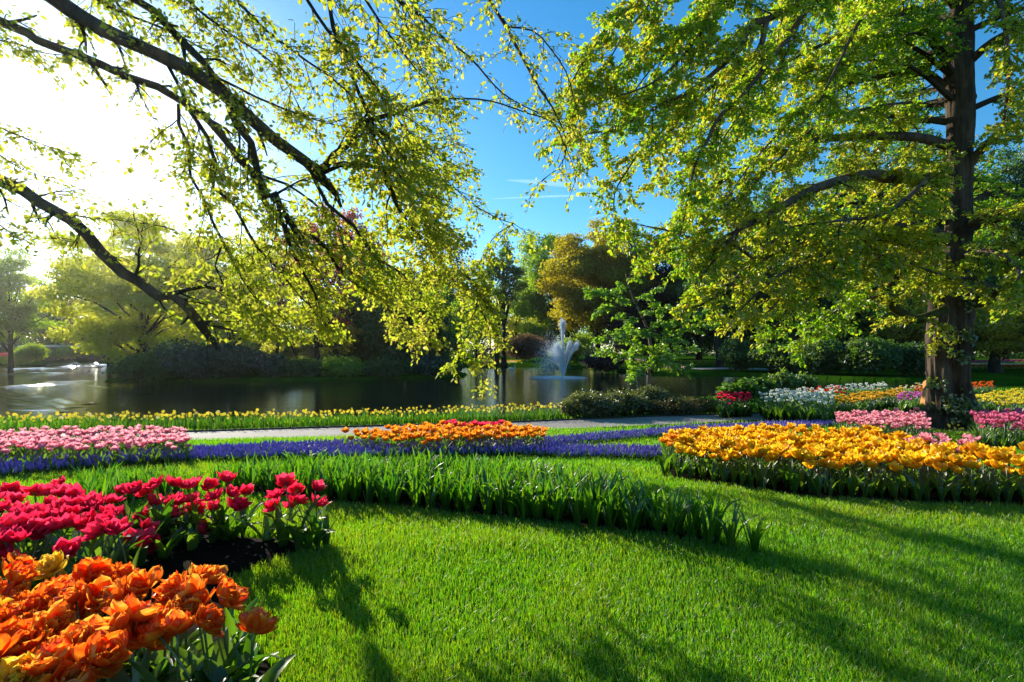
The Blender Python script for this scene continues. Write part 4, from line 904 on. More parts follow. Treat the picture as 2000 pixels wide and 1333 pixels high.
if STAGE >= 2:
    # ---------------------------------------------------------------- small layered tree at the water's edge
    rng = np.random.default_rng(12); d0 = 21.0
    mx = (1268 - 1000) / 1000 * d0; mz = G(mx, d0)
    maple = empty('young_tree', (mx, d0, mz)); tag(maple, 'young light-green tree with tiered branches standing over the bushes at the water edge', 'tree')
    S = Sprays(13, .13); S.tone = .35
    O = np.array(maple.location)
    stem = PX([(1268, 800, d0), (1267, 765, d0), (1268, 730, d0), (1272, 690, d0), (1266, 650, d0 + .1), (1255, 620, d0 + .1), (1240, 590, d0), (1228, 560, d0), (1222, 535, d0)]); stem[0, 2] = mz - .2
    bough(maple, stem, .11, .02, plain('young_bark', (.19, .15, .11), .8, .2, .3, 12), rng, 8, name='trunk')
    for tr in ([(1268, 735, d0), (1255, 720, d0 - .2), (1235, 700, d0 - .3), (1200, 690, d0 - .4), (1176, 690, d0 - .5)], [(1268, 735, d0), (1280, 715, d0 - .2), (1300, 700, d0 - .4), (1330, 720, d0 - .5)],
               [(1271, 690, d0), (1240, 670, d0 - .6), (1210, 655, d0 - .9), (1178, 658, d0 - 1)], [(1271, 680, d0), (1300, 660, d0 - .5), (1340, 640, d0 - .7), (1385, 635, d0 - .6)], [(1271, 690, d0), (1300, 690, d0 + .6), (1350, 680, d0 + .9)],
               [(1266, 655, d0), (1300, 625, d0 - .3), (1350, 610, d0 - .4), (1400, 615, d0 - .3)], [(1258, 625, d0), (1220, 610, d0 - .5), (1190, 600, d0 - .7), (1178, 605, d0 - .7)], [(1255, 620, d0), (1280, 600, d0 - .3), (1310, 602, d0 - .4)],
               [(1244, 598, d0), (1215, 585, d0 - .4), (1180, 575, d0 - .5), (1162, 572, d0 - .5)], [(1240, 590, d0), (1265, 570, d0 - .2), (1275, 565, d0 - .2)], [(1230, 565, d0), (1200, 560, d0 - .2), (1175, 565, d0 - .3)], [(1272, 700, d0), (1260, 720, d0 - .9), (1240, 735, d0 - 1.3)], [(1272, 700, d0), (1295, 690, d0 - 1), (1310, 705, d0 - 1.4)],
               [(1262, 640, d0), (1245, 640, d0 - 1), (1225, 645, d0 - 1.4)], [(1262, 640, d0), (1290, 650, d0 - 1), (1320, 660, d0 - 1.3)], [(1225, 550, d0), (1235, 535, d0), (1240, 525, d0)]):
        P = PX(tr); tube(S.tw, smooth_pts(P, .2), np.linspace(.035, .010, len(smooth_pts(P, .2))), 5)
        S.limb(P, .035, .01, .20, .6, 19, droop=.18, start=.1, twig_gap=.17, twig_len=.32, jit=.1)
    S.finish(maple, foliage('young_tree_leaf', [(.10, .20, .012), (.15, .25, .018), (.20, .27, .03)], [(.28, .60, .01), (.42, .70, .02), (.55, .70, .05)], .5, .09))

    # ---------------------------------------------------------------- bushes at the near shore
    F_BUSH = foliage('bush_foliage', [(.04, .06, .010), (.08, .10, .018), (.13, .13, .03)], [(.12, .18, .015), (.22, .26, .02), (.34, .34, .05)], .4, .10)
    F_LOW = foliage('low_bush_foliage', [(.06, .05, .014), (.09, .075, .02), (.11, .10, .03)], [(.16, .14, .03), (.22, .20, .03), (.3, .26, .05)], .4, .05)
    def bush(name, label, px, d, w, h, mat, seed, size=.075, n=46, lx=1.0):
        rng = np.random.default_rng(seed); x = (px - 1000) / 1000 * d; z = G(x, d)
        root = empty(name, (x, d, z)); tag(root, label, 'bush', 'low bushes at the near water edge')
        S = MB(); T = MB(); pos, dr, nr = [], [], []
        for k in range(n * 5):
            a = rng.random() * 2 * math.pi; rr = math.sqrt(rng.random())
            b = np.array((math.cos(a) * rr * w / 2, math.sin(a) * rr * w * .30, 0.02))
            hh = h * (1 - .55 * rr ** 2.2) * (.75 + .35 * rng.random())
            e = b * np.array((1.12, 1.12, 0)) + np.array((rng.normal() * .08, rng.normal() * .08, hh))
            P = smooth_pts([b * .8, (b * .8 + e) / 2 + rng.normal(size=3) * .04, e], .12)
            tube(T, P, (.006, .002), 3, cap=False)
            m = int(26 * (.6 + hh))
            t = rng.random(m) ** .55 * (len(P) - 1); kk = np.minimum(t.astype(int), len(P) - 2); f = (t - kk)[:, None]
            p = P[kk] * (1 - f) + P[kk + 1] * f + rng.normal(size=(m, 3)) * .05
            pos.append(p); u = unit(rng, m); u[:, 2] = np.abs(u[:, 2]) * .5 + .1; dr.append(u); nr.append(np.array((0, 0, 1.)) + rng.normal(size=(m, 3)) * .6)
        pos = np.concatenate(pos); k = len(pos)
        add_leaves(S, pos, np.concatenate(dr), np.concatenate(nr), size * (.6 + .8 * rng.random(k)), rng.random(k))
        S.build('foliage', [mat], root); T.build('stems', [M_TWIG], root)
    bush('evergreen_bush', 'rounded glossy evergreen bush at the end of the daffodil row', 1150, 17.0, 1.9, .78, F_BUSH, 61)
    bush('evergreen_bush', 'glossy evergreen bush in front of the young tiered tree', 1215, 17.6, 1.9, .80, F_BUSH, 62)
    bush('evergreen_bush', 'glossy evergreen bush at the foot of the young tree trunk', 1270, 18.4, 1.7, .86, F_BUSH, 63)
    bush('low_bush', 'low brownish bush spreading right of the glossy evergreens', 1315, 17.6, 1.8, .55, F_LOW, 64, .05)
    bush('low_bush', 'low olive bush between the brownish bush and the red tulip bed', 1372, 18.6, 1.7, .52, F_LOW, 65, .05)
    # big-leaved waterside plants
    F_GUN = foliage('waterside_leaf', [(.04, .09, .012), (.08, .14, .02)], [(.16, .34, .02), (.30, .42, .04)], .5, .06)
    for k, (px, d, h, lb) in enumerate(((1450, 23, .75, 'dark feathery waterside plant behind the red tulip bed'), (1478, 24, .85, 'dark feathery waterside plant left of the white tulips'), (1528, 26, 1.0, 'large-leaved waterside plant behind the white tulips'), (1562, 26.5, .95, 'large-leaved waterside plant right of its twin behind the white tulips'))):
        rng = np.random.default_rng(70 + k); x = (px - 1000) / 1000 * d; z = G(x, d); root = empty('waterside_plant', (x, d, z)); tag(root, lb, 'plant', 'waterside plants on the near bank')
        S = MB(); T = MB()
        for q in range(60):
            a = rng.random() * 6.28; rr = math.sqrt(rng.random()) * .9; e = np.array((math.cos(a) * rr, math.sin(a) * rr * .6, h * (1.1 - .6 * rr) * (.7 + .4 * rng.random())))
            tube(T, [(0, 0, 0), e * np.array((.5, .5, .75)), e], (.02, .01), 4)
            m = 12; add_leaves(S, np.repeat(e[None], m, 0) + rng.normal(size=(m, 3)) * .10, unit(rng, m) + np.array((0, 0, -.2)), np.array((0, 0, 1.)) + rng.normal(size=(m, 3)) * .5, .16 + .1 * rng.random(m), np.clip((.1 if k < 2 else .6) + .4 * rng.random(m), 0, 1))
        S.build('leaves', [F_GUN if k > 1 else F_DARK], root); T.build('stems', [M_TWIG], root)
# ================================================================== FLOWERS
def petal_mat(name, stops, tstops, tmix=.5, vary=.25, noise_mix=.25, nscale=60):
    """stops run from petal base (0) to rim (1), attribute pt; rnd shifts hue a little per petal; fine streaks from noise"""
    m, N, L, out = nmat(name)
    f = attr(N, 'pt'); r = attr(N, 'rnd')
    nz = noise(N, L, nscale, 3, coords(N))
    oi = N.new('ShaderNodeObjectInfo').outputs['Random']
    a = mathn(N, L, 'MULTIPLY', mathn(N, L, 'SUBTRACT', r, .5), vary)
    b = mathn(N, L, 'MULTIPLY', mathn(N, L, 'SUBTRACT', nz, .5), noise_mix * 2)
    c = mathn(N, L, 'MULTIPLY', mathn(N, L, 'SUBTRACT', oi, .5), vary)
    f2 = mathn(N, L, 'ADD', mathn(N, L, 'ADD', f, a), mathn(N, L, 'ADD', b, c))
    c1 = ramp(N, L, f2, stops); c2 = ramp(N, L, f2, tstops)
    d = N.new('ShaderNodeBsdfDiffuse'); L.new(c1, d.inputs[0])
    t = N.new('ShaderNodeBsdfTranslucent'); L.new(c2, t.inputs[0])
    mx = N.new('ShaderNodeMixShader'); mx.inputs[0].default_value = tmix
    L.new(d.outputs[0], mx.inputs[1]); L.new(t.outputs[0], mx.inputs[2])
    g = N.new('ShaderNodeBsdfGlossy'); g.inputs['Roughness'].default_value = .38
    m2 = N.new('ShaderNodeMixShader'); m2.inputs[0].default_value = .03
    L.new(mx.outputs[0], m2.inputs[1]); L.new(g.outputs[0], m2.inputs[2])
    L.new(m2.outputs[0], out.inputs['Surface']); return m

P_RED = petal_mat('crimson_petal', [(0, (.60, .28, .05)), (.12, (.50, .008, .035)), (.6, (.62, .008, .05)), (1, (.72, .025, .09))], [(0, (.9, .5, .1)), (.12, (.85, .012, .05)), (.6, (1, .018, .085)), (1, (1, .06, .17))], .56)
P_ORANGE = petal_mat('orange_flame_petal', [(0, (.88, .36, .02)), (.28, (.86, .15, .008)), (.52, (.80, .06, .005)), (.8, (.88, .15, .008)), (1, (.95, .36, .025))], [(0, (1, .52, .04)), (.28, (1, .25, .010)), (.52, (1, .11, .008)), (.8, (1, .23, .012)), (1, (1, .48, .05))], .6, .35, .35, 38)
P_YELLOW = petal_mat('yellow_orange_petal', [(0, (.80, .50, .02)), (.5, (.85, .42, .015)), (1, (.90, .58, .05))], [(0, (.95, .7, .04)), (.5, (1, .58, .02)), (1, (1, .72, .07))], .5, .3, .3, 45)
P_GOLD = petal_mat('golden_petal', [(0, (.92, .50, .012)), (.4, (.92, .36, .006)), (1, (.95, .54, .015))], [(0, (1, .68, .02)), (.4, (1, .50, .008)), (1, (1, .70, .025))], .58, .45, .2, 30)
P_PINK = petal_mat('pink_petal', [(0, (.88, .62, .52)), (.35, (.84, .20, .30)), (1, (.90, .32, .40))], [(0, (1, .75, .62)), (.35, (1, .30, .40)), (1, (1, .46, .52))], .56, .5, .25, 30)
P_ROSE = petal_mat('rose_petal', [(0, (.75, .30, .35)), (.35, (.66, .09, .20)), (1, (.76, .16, .30))], [(0, (.9, .45, .45)), (.35, (.88, .15, .30)), (1, (.95, .26, .42))], .5, .6, .25, 30)
P_MIDOR = petal_mat('bright_orange_petal', [(0, (.92, .36, .02)), (.5, (.92, .19, .006)), (1, (.95, .32, .02))], [(0, (1, .5, .03)), (.5, (1, .30, .010)), (1, (1, .46, .03))], .58, .45, .25, 30)
P_WHITE = petal_mat('white_petal', [(0, (.60, .66, .40)), (.4, (.80, .80, .74)), (1, (.86, .86, .82))], [(0, (.7, .8, .5)), (1, (.9, .9, .84))], .45, .2, .1)
P_SCARLET = petal_mat('scarlet_petal', [(0, (.6, .02, .01)), (1, (.72, .03, .02))], [(0, (.85, .03, .02)), (1, (.95, .06, .03))], .5, .3, .2)
P_MAGENTA = petal_mat('magenta_petal', [(0, (.55, .05, .35)), (1, (.68, .16, .50))], [(0, (.75, .1, .5)), (1, (.85, .3, .65))], .5, .4, .2)
P_LEMON = petal_mat('yellow_petal', [(0, (.80, .60, .02)), (1, (.88, .72, .06))], [(0, (.95, .75, .03)), (1, (1, .85, .08))], .5, .4, .2)
P_AMBER = petal_mat('amber_petal', [(0, (.72, .38, .012)), (1, (.80, .46, .03))], [(0, (.9, .5, .02)), (1, (.95, .56, .04))], .45, .4, .25)
P_CREAM = petal_mat('cream_petal', [(0, (.65, .55, .25)), (1, (.80, .72, .45))], [(0, (.85, .75, .3)), (1, (.9, .85, .55))], .45, .4, .2)
P_VERM = petal_mat('orange_red_petal', [(0, (.80, .12, .01)), (1, (.85, .18, .02))], [(0, (1, .2, .02)), (1, (1, .27, .03))], .5, .4, .2)
M_TLEAF = foliage('tulip_leaf', [(.022, .060, .008), (.035, .085, .010), (.055, .11, .015)], [(.09, .26, .008), (.16, .36, .010), (.26, .44, .02)], .45, .05, .42)
M_STEM = foliage('tulip_stem', [(.05, .10, .015), (.07, .12, .02)], [(.10, .18, .02), (.14, .2, .02)], .2, .08)
M_STRAP = foliage('strap_leaf', [(.018, .058, .003), (.032, .08, .004), (.055, .095, .007)], [(.07, .28, .003), (.14, .40, .005), (.26, .47, .010)], .47, .045, .38)
M_MUSC = foliage('muscari_bloom', [(.14, .10, .40), (.21, .16, .52), (.31, .26, .66)], [(.22, .15, .6), (.32, .24, .75), (.46, .38, .88)], .38, .03)

def petal(mb, L, W, a0, a1, cup, ruffle, phi, r0, z0, rng, ns=6, nw=5, tip=.35, mat=0, jag=0.0, flame=False):
    s = np.linspace(0, 1, ns); c = np.linspace(-1, 1, nw)
    th = a0 + (a1 - a0) * s ** 1.1
    ds = L / (ns - 1)
    rho = r0 + np.concatenate([[0], np.cumsum(np.sin(th[:-1]) * ds)]); z = z0 + np.concatenate([[0], np.cumsum(np.cos(th[:-1]) * ds)])
    w = W * (np.sin(math.pi * np.clip(s * (1 - tip * .45) + .10, 0, 1)) ** .75)
    w[-1] *= tip * .6
    S, Cc = np.meshgrid(np.arange(ns), c, indexing='ij')
    lat = Cc * w[S]
    p1, p2, p3 = rng.random(3) * 6.28; sn = s[S]
    wave = np.sin(Cc * 3.1 + p1 + sn * 1.5) + .55 * np.sin(Cc * 7.5 + p2 + sn * 2.5) * np.abs(Cc) + .35 * np.sin(sn * 6 + p3)
    off = cup * Cc ** 2 * w[S] + ruffle * sn * W * wave
    rr = rho[S] - np.cos(th[S]) * off; zz = z[S] + np.sin(th[S]) * off
    if jag:
        e = jag * L * 1.6 * np.clip((sn - .55) / .45, 0, 1) ** 2 * (np.sin(Cc * 11 + p3) + .6 * np.sin(Cc * 19 + p1))
        rr = rr + np.sin(th[S]) * e; zz = zz + np.cos(th[S]) * e
    x = rr * math.cos(phi) - lat * math.sin(phi); y = rr * math.sin(phi) + lat * math.cos(phi)
    pt = (.55 * np.abs(Cc) + .45 * s[S]) if flame else s[S] + 0 * Cc
    i = np.arange(ns - 1)[:, None] * nw + np.arange(nw - 1)[None]
    q = np.stack([i, i + 1, i + nw + 1, i + nw], -1).reshape(-1, 4)
    mb.add(np.stack([x, y, zz], -1).reshape(-1, 3), q, rnd=rng.random(), mat=mat, pt=np.clip(pt.ravel() + .02, .02, 1))

def head(rng, kind, mb=None, z0=0.0, sc=1.0, mat=0, lod=0):
    mb = mb or MB()
    if kind == 'peony':      # open crimson double tulip
        op = rng.random() ** 1.5 * .75
        for ring, (n, L, W, a0, a1, r0) in enumerate(((6, .098, .038, 1.02 + op * .5, -.10 + op, .006), (5, .090, .034, .78 + op * .4, -.18 + op * .7, .005), (4, .074, .025, .45, -.25, .004), (3, .052, .016, .25, -.3, .002))):
            o = rng.random() * 6.28
            for k in range(n):
                petal(mb, L * sc * (.85 + .3 * rng.random()), W * sc * (.85 + .25 * rng.random()), a0 + rng.normal() * .14, a1 + rng.normal() * .2, .32, .10, o + k * 6.283 / n + rng.normal() * .14, r0 * sc, z0, rng, 7, 6, .16, mat)
    elif kind == 'parrot':   # ruffled orange double tulip
        op = rng.random() * .35
        for n, L, W, a0, a1, r0 in ((6, .100, .040, 1.30 + op * .4, .45 + op, .008), (6, .094, .037, .95 + op * .4, .12 + op * .8, .006), (5, .086, .031, .58, -.05 + op * .5, .004), (4, .070, .024, .30, -.15, .003)):
            o = rng.random() * 6.28
            for k in range(n):
                petal(mb, L * sc * (.85 + .3 * rng.random()), W * sc * (.85 + .3 * rng.random()), a0 + rng.normal() * .16, a1 + rng.normal() * .28, 0.20, .17, o + k * 6.283 / n + rng.normal() * .16, r0 * sc, z0, rng, 9, 11, .52, mat, .035, True)
    elif kind == 'double':   # middle-distance double
        for n, L, W, a0, a1, r0 in ((6, .088, .042, .95, -.02, .006), (5, .080, .036, .68, -.18, .004), (4, .064, .028, .35, -.3, .002)):
            o = rng.random() * 6.28
            for k in range(n):
                petal(mb, L * sc * (.85 + .3 * rng.random()), W * sc, a0 + rng.normal() * .15, a1 + rng.normal() * .22, .3, .14, o + k * 6.283 / n, r0 * sc, z0, rng, 4, 4, .55, mat, .06)
    elif kind == 'goblet':   # plain cup tulip
        for n, L, W, a0, a1, r0 in ((3, .075, .036, .85, -.30, .004), (3, .072, .034, .75, -.32, .003)):
            o = rng.random() * 6.28
            for k in range(n):
                petal(mb, L * sc * (.9 + .2 * rng.random()), W * sc, a0 + rng.normal() * .08, a1 + rng.normal() * .1, .35, .04, o + k * 6.283 / n, r0 * sc, z0, rng, 4, 3, .4, mat)
    elif kind == 'open':     # loosely open pink tulip
        for n, L, W, a0, a1, r0 in ((4, .080, .036, 1.05, .05, .004), (4, .076, .032, .75, -.15, .003)):
            o = rng.random() * 6.28
            for k in range(n):
                petal(mb, L * sc * (.85 + .3 * rng.random()), W * sc, a0 + rng.normal() * .18, a1 + rng.normal() * .25, .3, .08, o + k * 6.283 / n, r0 * sc, z0, rng, 4, 3, .4, mat)
    return mb

def blade(mb, base, az, L, W, rise, arch, rng, mat=0, seg=6, fold=.25, twist=0.0, tipdroop=0.0):
    """strap or lance leaf: starts at angle rise from vertical and bends outward by arch along its length"""
    s = np.linspace(0, 1, seg + 1); th = rise + arch * s ** 1.6 + tipdroop * np.maximum(0, s - .6) ** 1.0
    ds = L / seg
    r = np.concatenate([[0], np.cumsum(np.sin(th[:-1]) * ds)]); z = np.concatenate([[0], np.cumsum(np.cos(th[:-1]) * ds)])
    w = W * np.clip(np.sin(math.pi * (s * .80 + .17)) ** .8, .06, 1)
    tw = twist * s
    V = []
    for k, cc in enumerate((-1, 0, 1)):
        lat = cc * w * np.cos(tw); up = abs(cc) * w * fold + cc * w * np.sin(tw)
        V.append(np.stack([base[0] + (r - np.cos(th) * up) * math.cos(az) - lat * math.sin(az), base[1] + (r - np.cos(th) * up) * math.sin(az) + lat * math.cos(az), base[2] + z + np.sin(th) * up], -1))
    v = np.concatenate(V); n = seg + 1; a = np.arange(seg)
    q = np.concatenate([np.stack([a + j * n, a + (j + 1) * n, a + 1 + (j + 1) * n, a + 1 + j * n], -1) for j in (0, 1)])
    mb.add(v, q, rnd=rng.random(), mat=mat)

def stem_curve(h, lean, az, bow=0.0):
    t = np.linspace(0, 1, 8)
    r = lean * t ** 1.7 + bow * np.sin(math.pi * t)
    return np.stack([r * math.cos(az), r * math.sin(az), h * t], -1)

ORD = ('first second third fourth fifth sixth seventh eighth ninth tenth eleventh twelfth thirteenth fourteenth fifteenth sixteenth seventeenth eighteenth nineteenth twentieth '
       'twenty-first twenty-second twenty-third twenty-fourth twenty-fifth twenty-sixth twenty-seventh twenty-eighth twenty-ninth thirtieth thirty-first thirty-second thirty-third thirty-fourth').split()

# ------------------------------------------------------------------ soil of the two foreground beds and the other near beds
SOIL_FRONT = [(-1.50, 4.10), (-1.46, 3.95), (-1.72, 3.62), (-1.84, 3.35), (-1.62, 3.0), (-1.38, 2.7), (-1.08, 2.42), (-.93, 2.2), (-.86, 1.9), (-.80, 1.2), (-3.5, 1.2), (-6.2, 2.6), (-6.2, 4.6), (-4.5, 4.5), (-3, 4.36), (-2, 4.22)]
sheet(SOIL_FRONT, 'flower_bed_soil', M_SOIL, .025, .07, .035)
STRAP_H = .34
strap_front = [(150, 949, 0), (400, 960, 0), (630, 986, 0), (850, 1004, 0), (1100, 1030, 0), (1300, 1056, 0), (1470, 1088, 0), (1530, 1078, 0)]
strap_back = [(1510, 1008, STRAP_H), (1440, 985, STRAP_H), (1300, 948, STRAP_H), (1100, 908, STRAP_H), (900, 888, STRAP_H), (700, 884, STRAP_H), (450, 896, STRAP_H), (300, 915, STRAP_H), (150, 938, STRAP_H)]
STRAP = outline(strap_front + strap_back)
sheet(STRAP, 'leaf_bed_soil', M_SOIL, .02, .10, .03)

BEDS = {}
def grow(poly, k):
    P = np.array(poly); c = P.mean(0); d = P - c
    return [tuple(c + v * (1 + k / max(np.linalg.norm(v), .3))) for v in d]
def scatter(poly, spacing, rng, limit=4000):
    P = np.array(poly); lo, hi = P.min(0), P.max(0); A = 0
    pts = []
    grid = {}
    tries = int((hi[0] - lo[0]) * (hi[1] - lo[1]) / spacing ** 2 * 14) + 200
    X = rng.uniform(lo[0], hi[0], tries); Y = rng.uniform(lo[1], hi[1], tries); ok = in_poly(X, Y, poly)
    for x, y in zip(X[ok], Y[ok]):
        k = (int(x / spacing), int(y / spacing)); bad = False
        for i in (-1, 0, 1):
            for j in (-1, 0, 1):
                for (a, b) in grid.get((k[0] + i, k[1] + j), ()):
                    if (a - x) ** 2 + (b - y) ** 2 < spacing ** 2: bad = True; break
        if bad: continue
        grid.setdefault(k, []).append((x, y)); pts.append((x, y))
        if len(pts) >= limit: break
    return pts

if STAGE >= 4:
    # ---------------------------------------------------------------- foreground crimson and orange tulips, one by one
    def plant_parts(kind, n_var, seed, petal_m, hgt, leaf_n=3):
        out = []
        for k in range(n_var):
            rng = np.random.default_rng(seed + k); lean = .04 + .10 * rng.random(); az = 0.0; bow = rng.normal() * .03
            sc = stem_curve(hgt, lean, az, bow); tb = MB(); tube(tb, sc, np.linspace(.0050, .0042, 8), 6)
            sm = tb.mesh(kind + '_stem', [M_STEM], smooth=True)
            leaves = []
            for q in range(leaf_n):
                b = MB(); blade(b, (0, 0, .0), rng.random() * 6.28, hgt * (.62 + .3 * rng.random()), .022 + .018 * rng.random(), .10 + .35 * rng.random(), .5 + 1.3 * rng.random(), rng, 0, 7, .35, rng.normal() * .5)
                leaves.append(b.mesh(kind + '_leaf', [M_TLEAF], smooth=True))
            t = sc[-1] - sc[-2]; t /= np.linalg.norm(t)
            out.append((sm, leaves, sc[-1], t))
        return out
    def head_meshes(kind, n, seed, mats, sc):
        return [head(np.random.default_rng(seed + k), kind, sc=sc).mesh(kind + '_head', [mats[k % len(mats)]], smooth=True) for k in range(n)]
    red_parts = plant_parts('crimson_tulip', 9, 300, P_RED, .45, 6)
    org_parts = plant_parts('orange_tulip', 9, 330, P_ORANGE, .42, 6)
    red_heads = head_meshes('peony', 12, 360, [P_RED], 1.08)
    org_heads = head_meshes('parrot', 14, 380, [P_ORANGE], 1.02)
    yel_heads = head_meshes('parrot', 4, 400, [P_YELLOW], 1.02)

    def place(name, label, cat, group, hx, hy, hz, parts, hm, hsize, rng, tilt=.35, droop=0.0, extra=0):
        sm, leaves, top, tdir = parts
        gz = G(hx, hy); s = (hz - gz) / top[2]
        yaw = rng.random() * 6.28
        s_xy = min(1.2, max(.7, s))
        off = np.array((top[0] * math.cos(yaw) - top[1] * math.sin(yaw), top[0] * math.sin(yaw) + top[1] * math.cos(yaw))) * s_xy
        root = empty(name, (hx - off[0], hy - off[1], gz), yaw); tag(root, label, cat, group)
        inst('stem', sm, scale=(s_xy, s_xy, s), parent=root)
        for q, lm in enumerate(leaves):
            l = .8 + .4 * rng.random(); inst('leaf', lm, rot=(0, 0, rng.random() * 6.28), scale=(1, 1, l * max(.75, s)), parent=root)
        for q in range(extra):
            inst('leaf', leaves[q % len(leaves)], loc=(rng.normal() * .06, rng.normal() * .06, -.02), rot=(0, 0, rng.random() * 6.28), scale=(1, 1, .55 + .4 * rng.random()), parent=root)
        ax = rng.random() * 6.28
        inst('flower_head', hm, loc=(top[0] * s_xy, top[1] * s_xy, top[2] * s - .004), rot=((tilt * rng.random() + droop) * math.cos(ax), (tilt * rng.random() + droop) * math.sin(ax), rng.random() * 6.28), scale=hsize, parent=root)
        return root
    C6 = [(60, 190), (85, 250), (20, 300), (205, 200), (280, 205), (355, 160), (380, 215), (450, 235), (540, 260), (575, 285), (290, 280), (380, 290), (470, 290), (110, 310), (45, 370), (180, 330), (260, 370), (340, 350), (420, 340), (150, 420), (60, 430), (240, 420), (330, 410), (400, 400), (30, 480), (100, 480), (540, 370), (660, 250), (720, 195), (640, 340), (740, 340), (665, 385), (610, 430), (690, 425), (800, 190), (870, 200), (920, 160), (1020, 150), (1080, 160), (1150, 150), (1225, 155), (1335, 125), (900, 270), (990, 290), (1060, 260), (1140, 240), (1000, 330), (1080, 320), (870, 340), (860, 410), (1150, 290), (1270, 225), (1280, 290), (1360, 210), (1450, 205), (1400, 280), (840, 520), (780, 480), (900, 520), (1180, 410), (1640, 215), (1690, 145), (1755, 185), (1750, 250), (1620, 295), (1735, 275), (1865, 175), (1875, 265), (385, 560), (-60, 260), (-90, 380), (-50, 460), (-150, 300), (-160, 430), (-40, 560), (10, 570), (-120, 560)]
    rng = np.random.default_rng(41)
    red = []
    for cx, cyy in C6:
        px, py = cx / 3.03, 900 + cyy / 3.03; s = (py - 690) / 1000
        if px > 235:
            d = 3.95 + .22 * rng.random() - .1 * (px > 480) - (.55 if cyy > 450 else .25 if cyy > 380 else 0); hz = CZ - s * d
        else:
            d = np.clip(1.02 / s, 2.75, 4.15); hz = CZ - s * d
        red.append((px, py, (px - 1000) / 1000 * d, d, max(.16, hz)))
    # rows by the height of the bloom in view, counted from the bed's tip on the right
    def row_labels(items, cuts, names, text):
        rows = {}
        for i, it in enumerate(items):
            rows.setdefault(int(np.searchsorted(cuts, it[1])), []).append(i)
        lab = {}
        for r, ids in rows.items():
            ids.sort(key=lambda i: -items[i][0])
            for k, i in enumerate(ids): lab[i] = text.format(row=names[r], n=ORD[k] + ' ' if k else '')
        return lab
    lab = row_labels(red, [962, 988, 1016], ['topmost', 'second', 'third', 'lowest'], 'crimson double tulip in the {row} row of the near red bed, {n}from the right')
    for i, (px, py, hx, hy, hz) in enumerate(red):
        l = lab[i].replace(', from the right', ', rightmost')
        place('crimson_tulip', l, 'tulip', 'crimson tulips in the near red bed', hx, hy, hz, red_parts[i % 9], red_heads[(i * 5) % 12], .84 + .26 * rng.random(), rng, .95, .5 if hz < .26 else 0)
    C5 = [(130, 215), (60, 290), (390, 215), (300, 255), (215, 290), (640, 290), (600, 360), (860, 280), (800, 335), (420, 375), (50, 410), (180, 410), (980, 365), (840, 440), (700, 435), (530, 440), (380, 465), (240, 485), (60, 505), (150, 575), (40, 610), (250, 565), (450, 560), (580, 505), (900, 485), (1230, 395), (1345, 425), (1425, 320), (1550, 440), (1370, 510), (1200, 560), (1300, 545), (920, 595), (1110, 690), (1010, 645), (780, 700), (720, 765), (1240, 670), (1420, 610), (1760, 660), (350, 640), (560, 770), (440, 815), (380, 885), (640, 930), (700, 880), (510, 850), (300, 955), (150, 985), (330, 930), (-60, 430), (-80, 560), (-90, 720), (60, 730), (-40, 860), (60, 880), (180, 780), (420, 1060), (600, 1070), (90, 1090), (-100, 1000)]
    rng = np.random.default_rng(43); org = []
    for cx, cyy in C5:
        px, py = cx / 3.571, 1050 + cyy / 3.571; s = (py - 690) / 1000
        d = float(np.clip((1.5 - (.47 - .09 * rng.random())) / s, 1.52, 2.75)); hz = CZ - s * d
        org.append((px, py, (px - 1000) / 1000 * d, d, max(.22, hz)))
    lab = row_labels(org, [1150, 1188, 1228, 1275], ['back', 'second', 'middle', 'fourth', 'front'], 'ruffled orange double tulip in the {row} row of the nearest bed, {n}from the right')
    yel = {2, 3, 48, 51}
    for i, (px, py, hx, hy, hz) in enumerate(org):
        l = lab[i].replace(', from the right', ', rightmost')
        if i in yel: l = l.replace('ruffled orange', 'yellowish ruffled')
        place('orange_tulip', l, 'tulip', 'orange tulips in the nearest bed', hx, hy, hz, org_parts[i % 9], yel_heads[i % 4] if i in yel else org_heads[(i * 3) % 14], .76 + .24 * rng.random(), rng, 1.05, .35 if i == 39 else 0, 7 if px > 230 else 0)

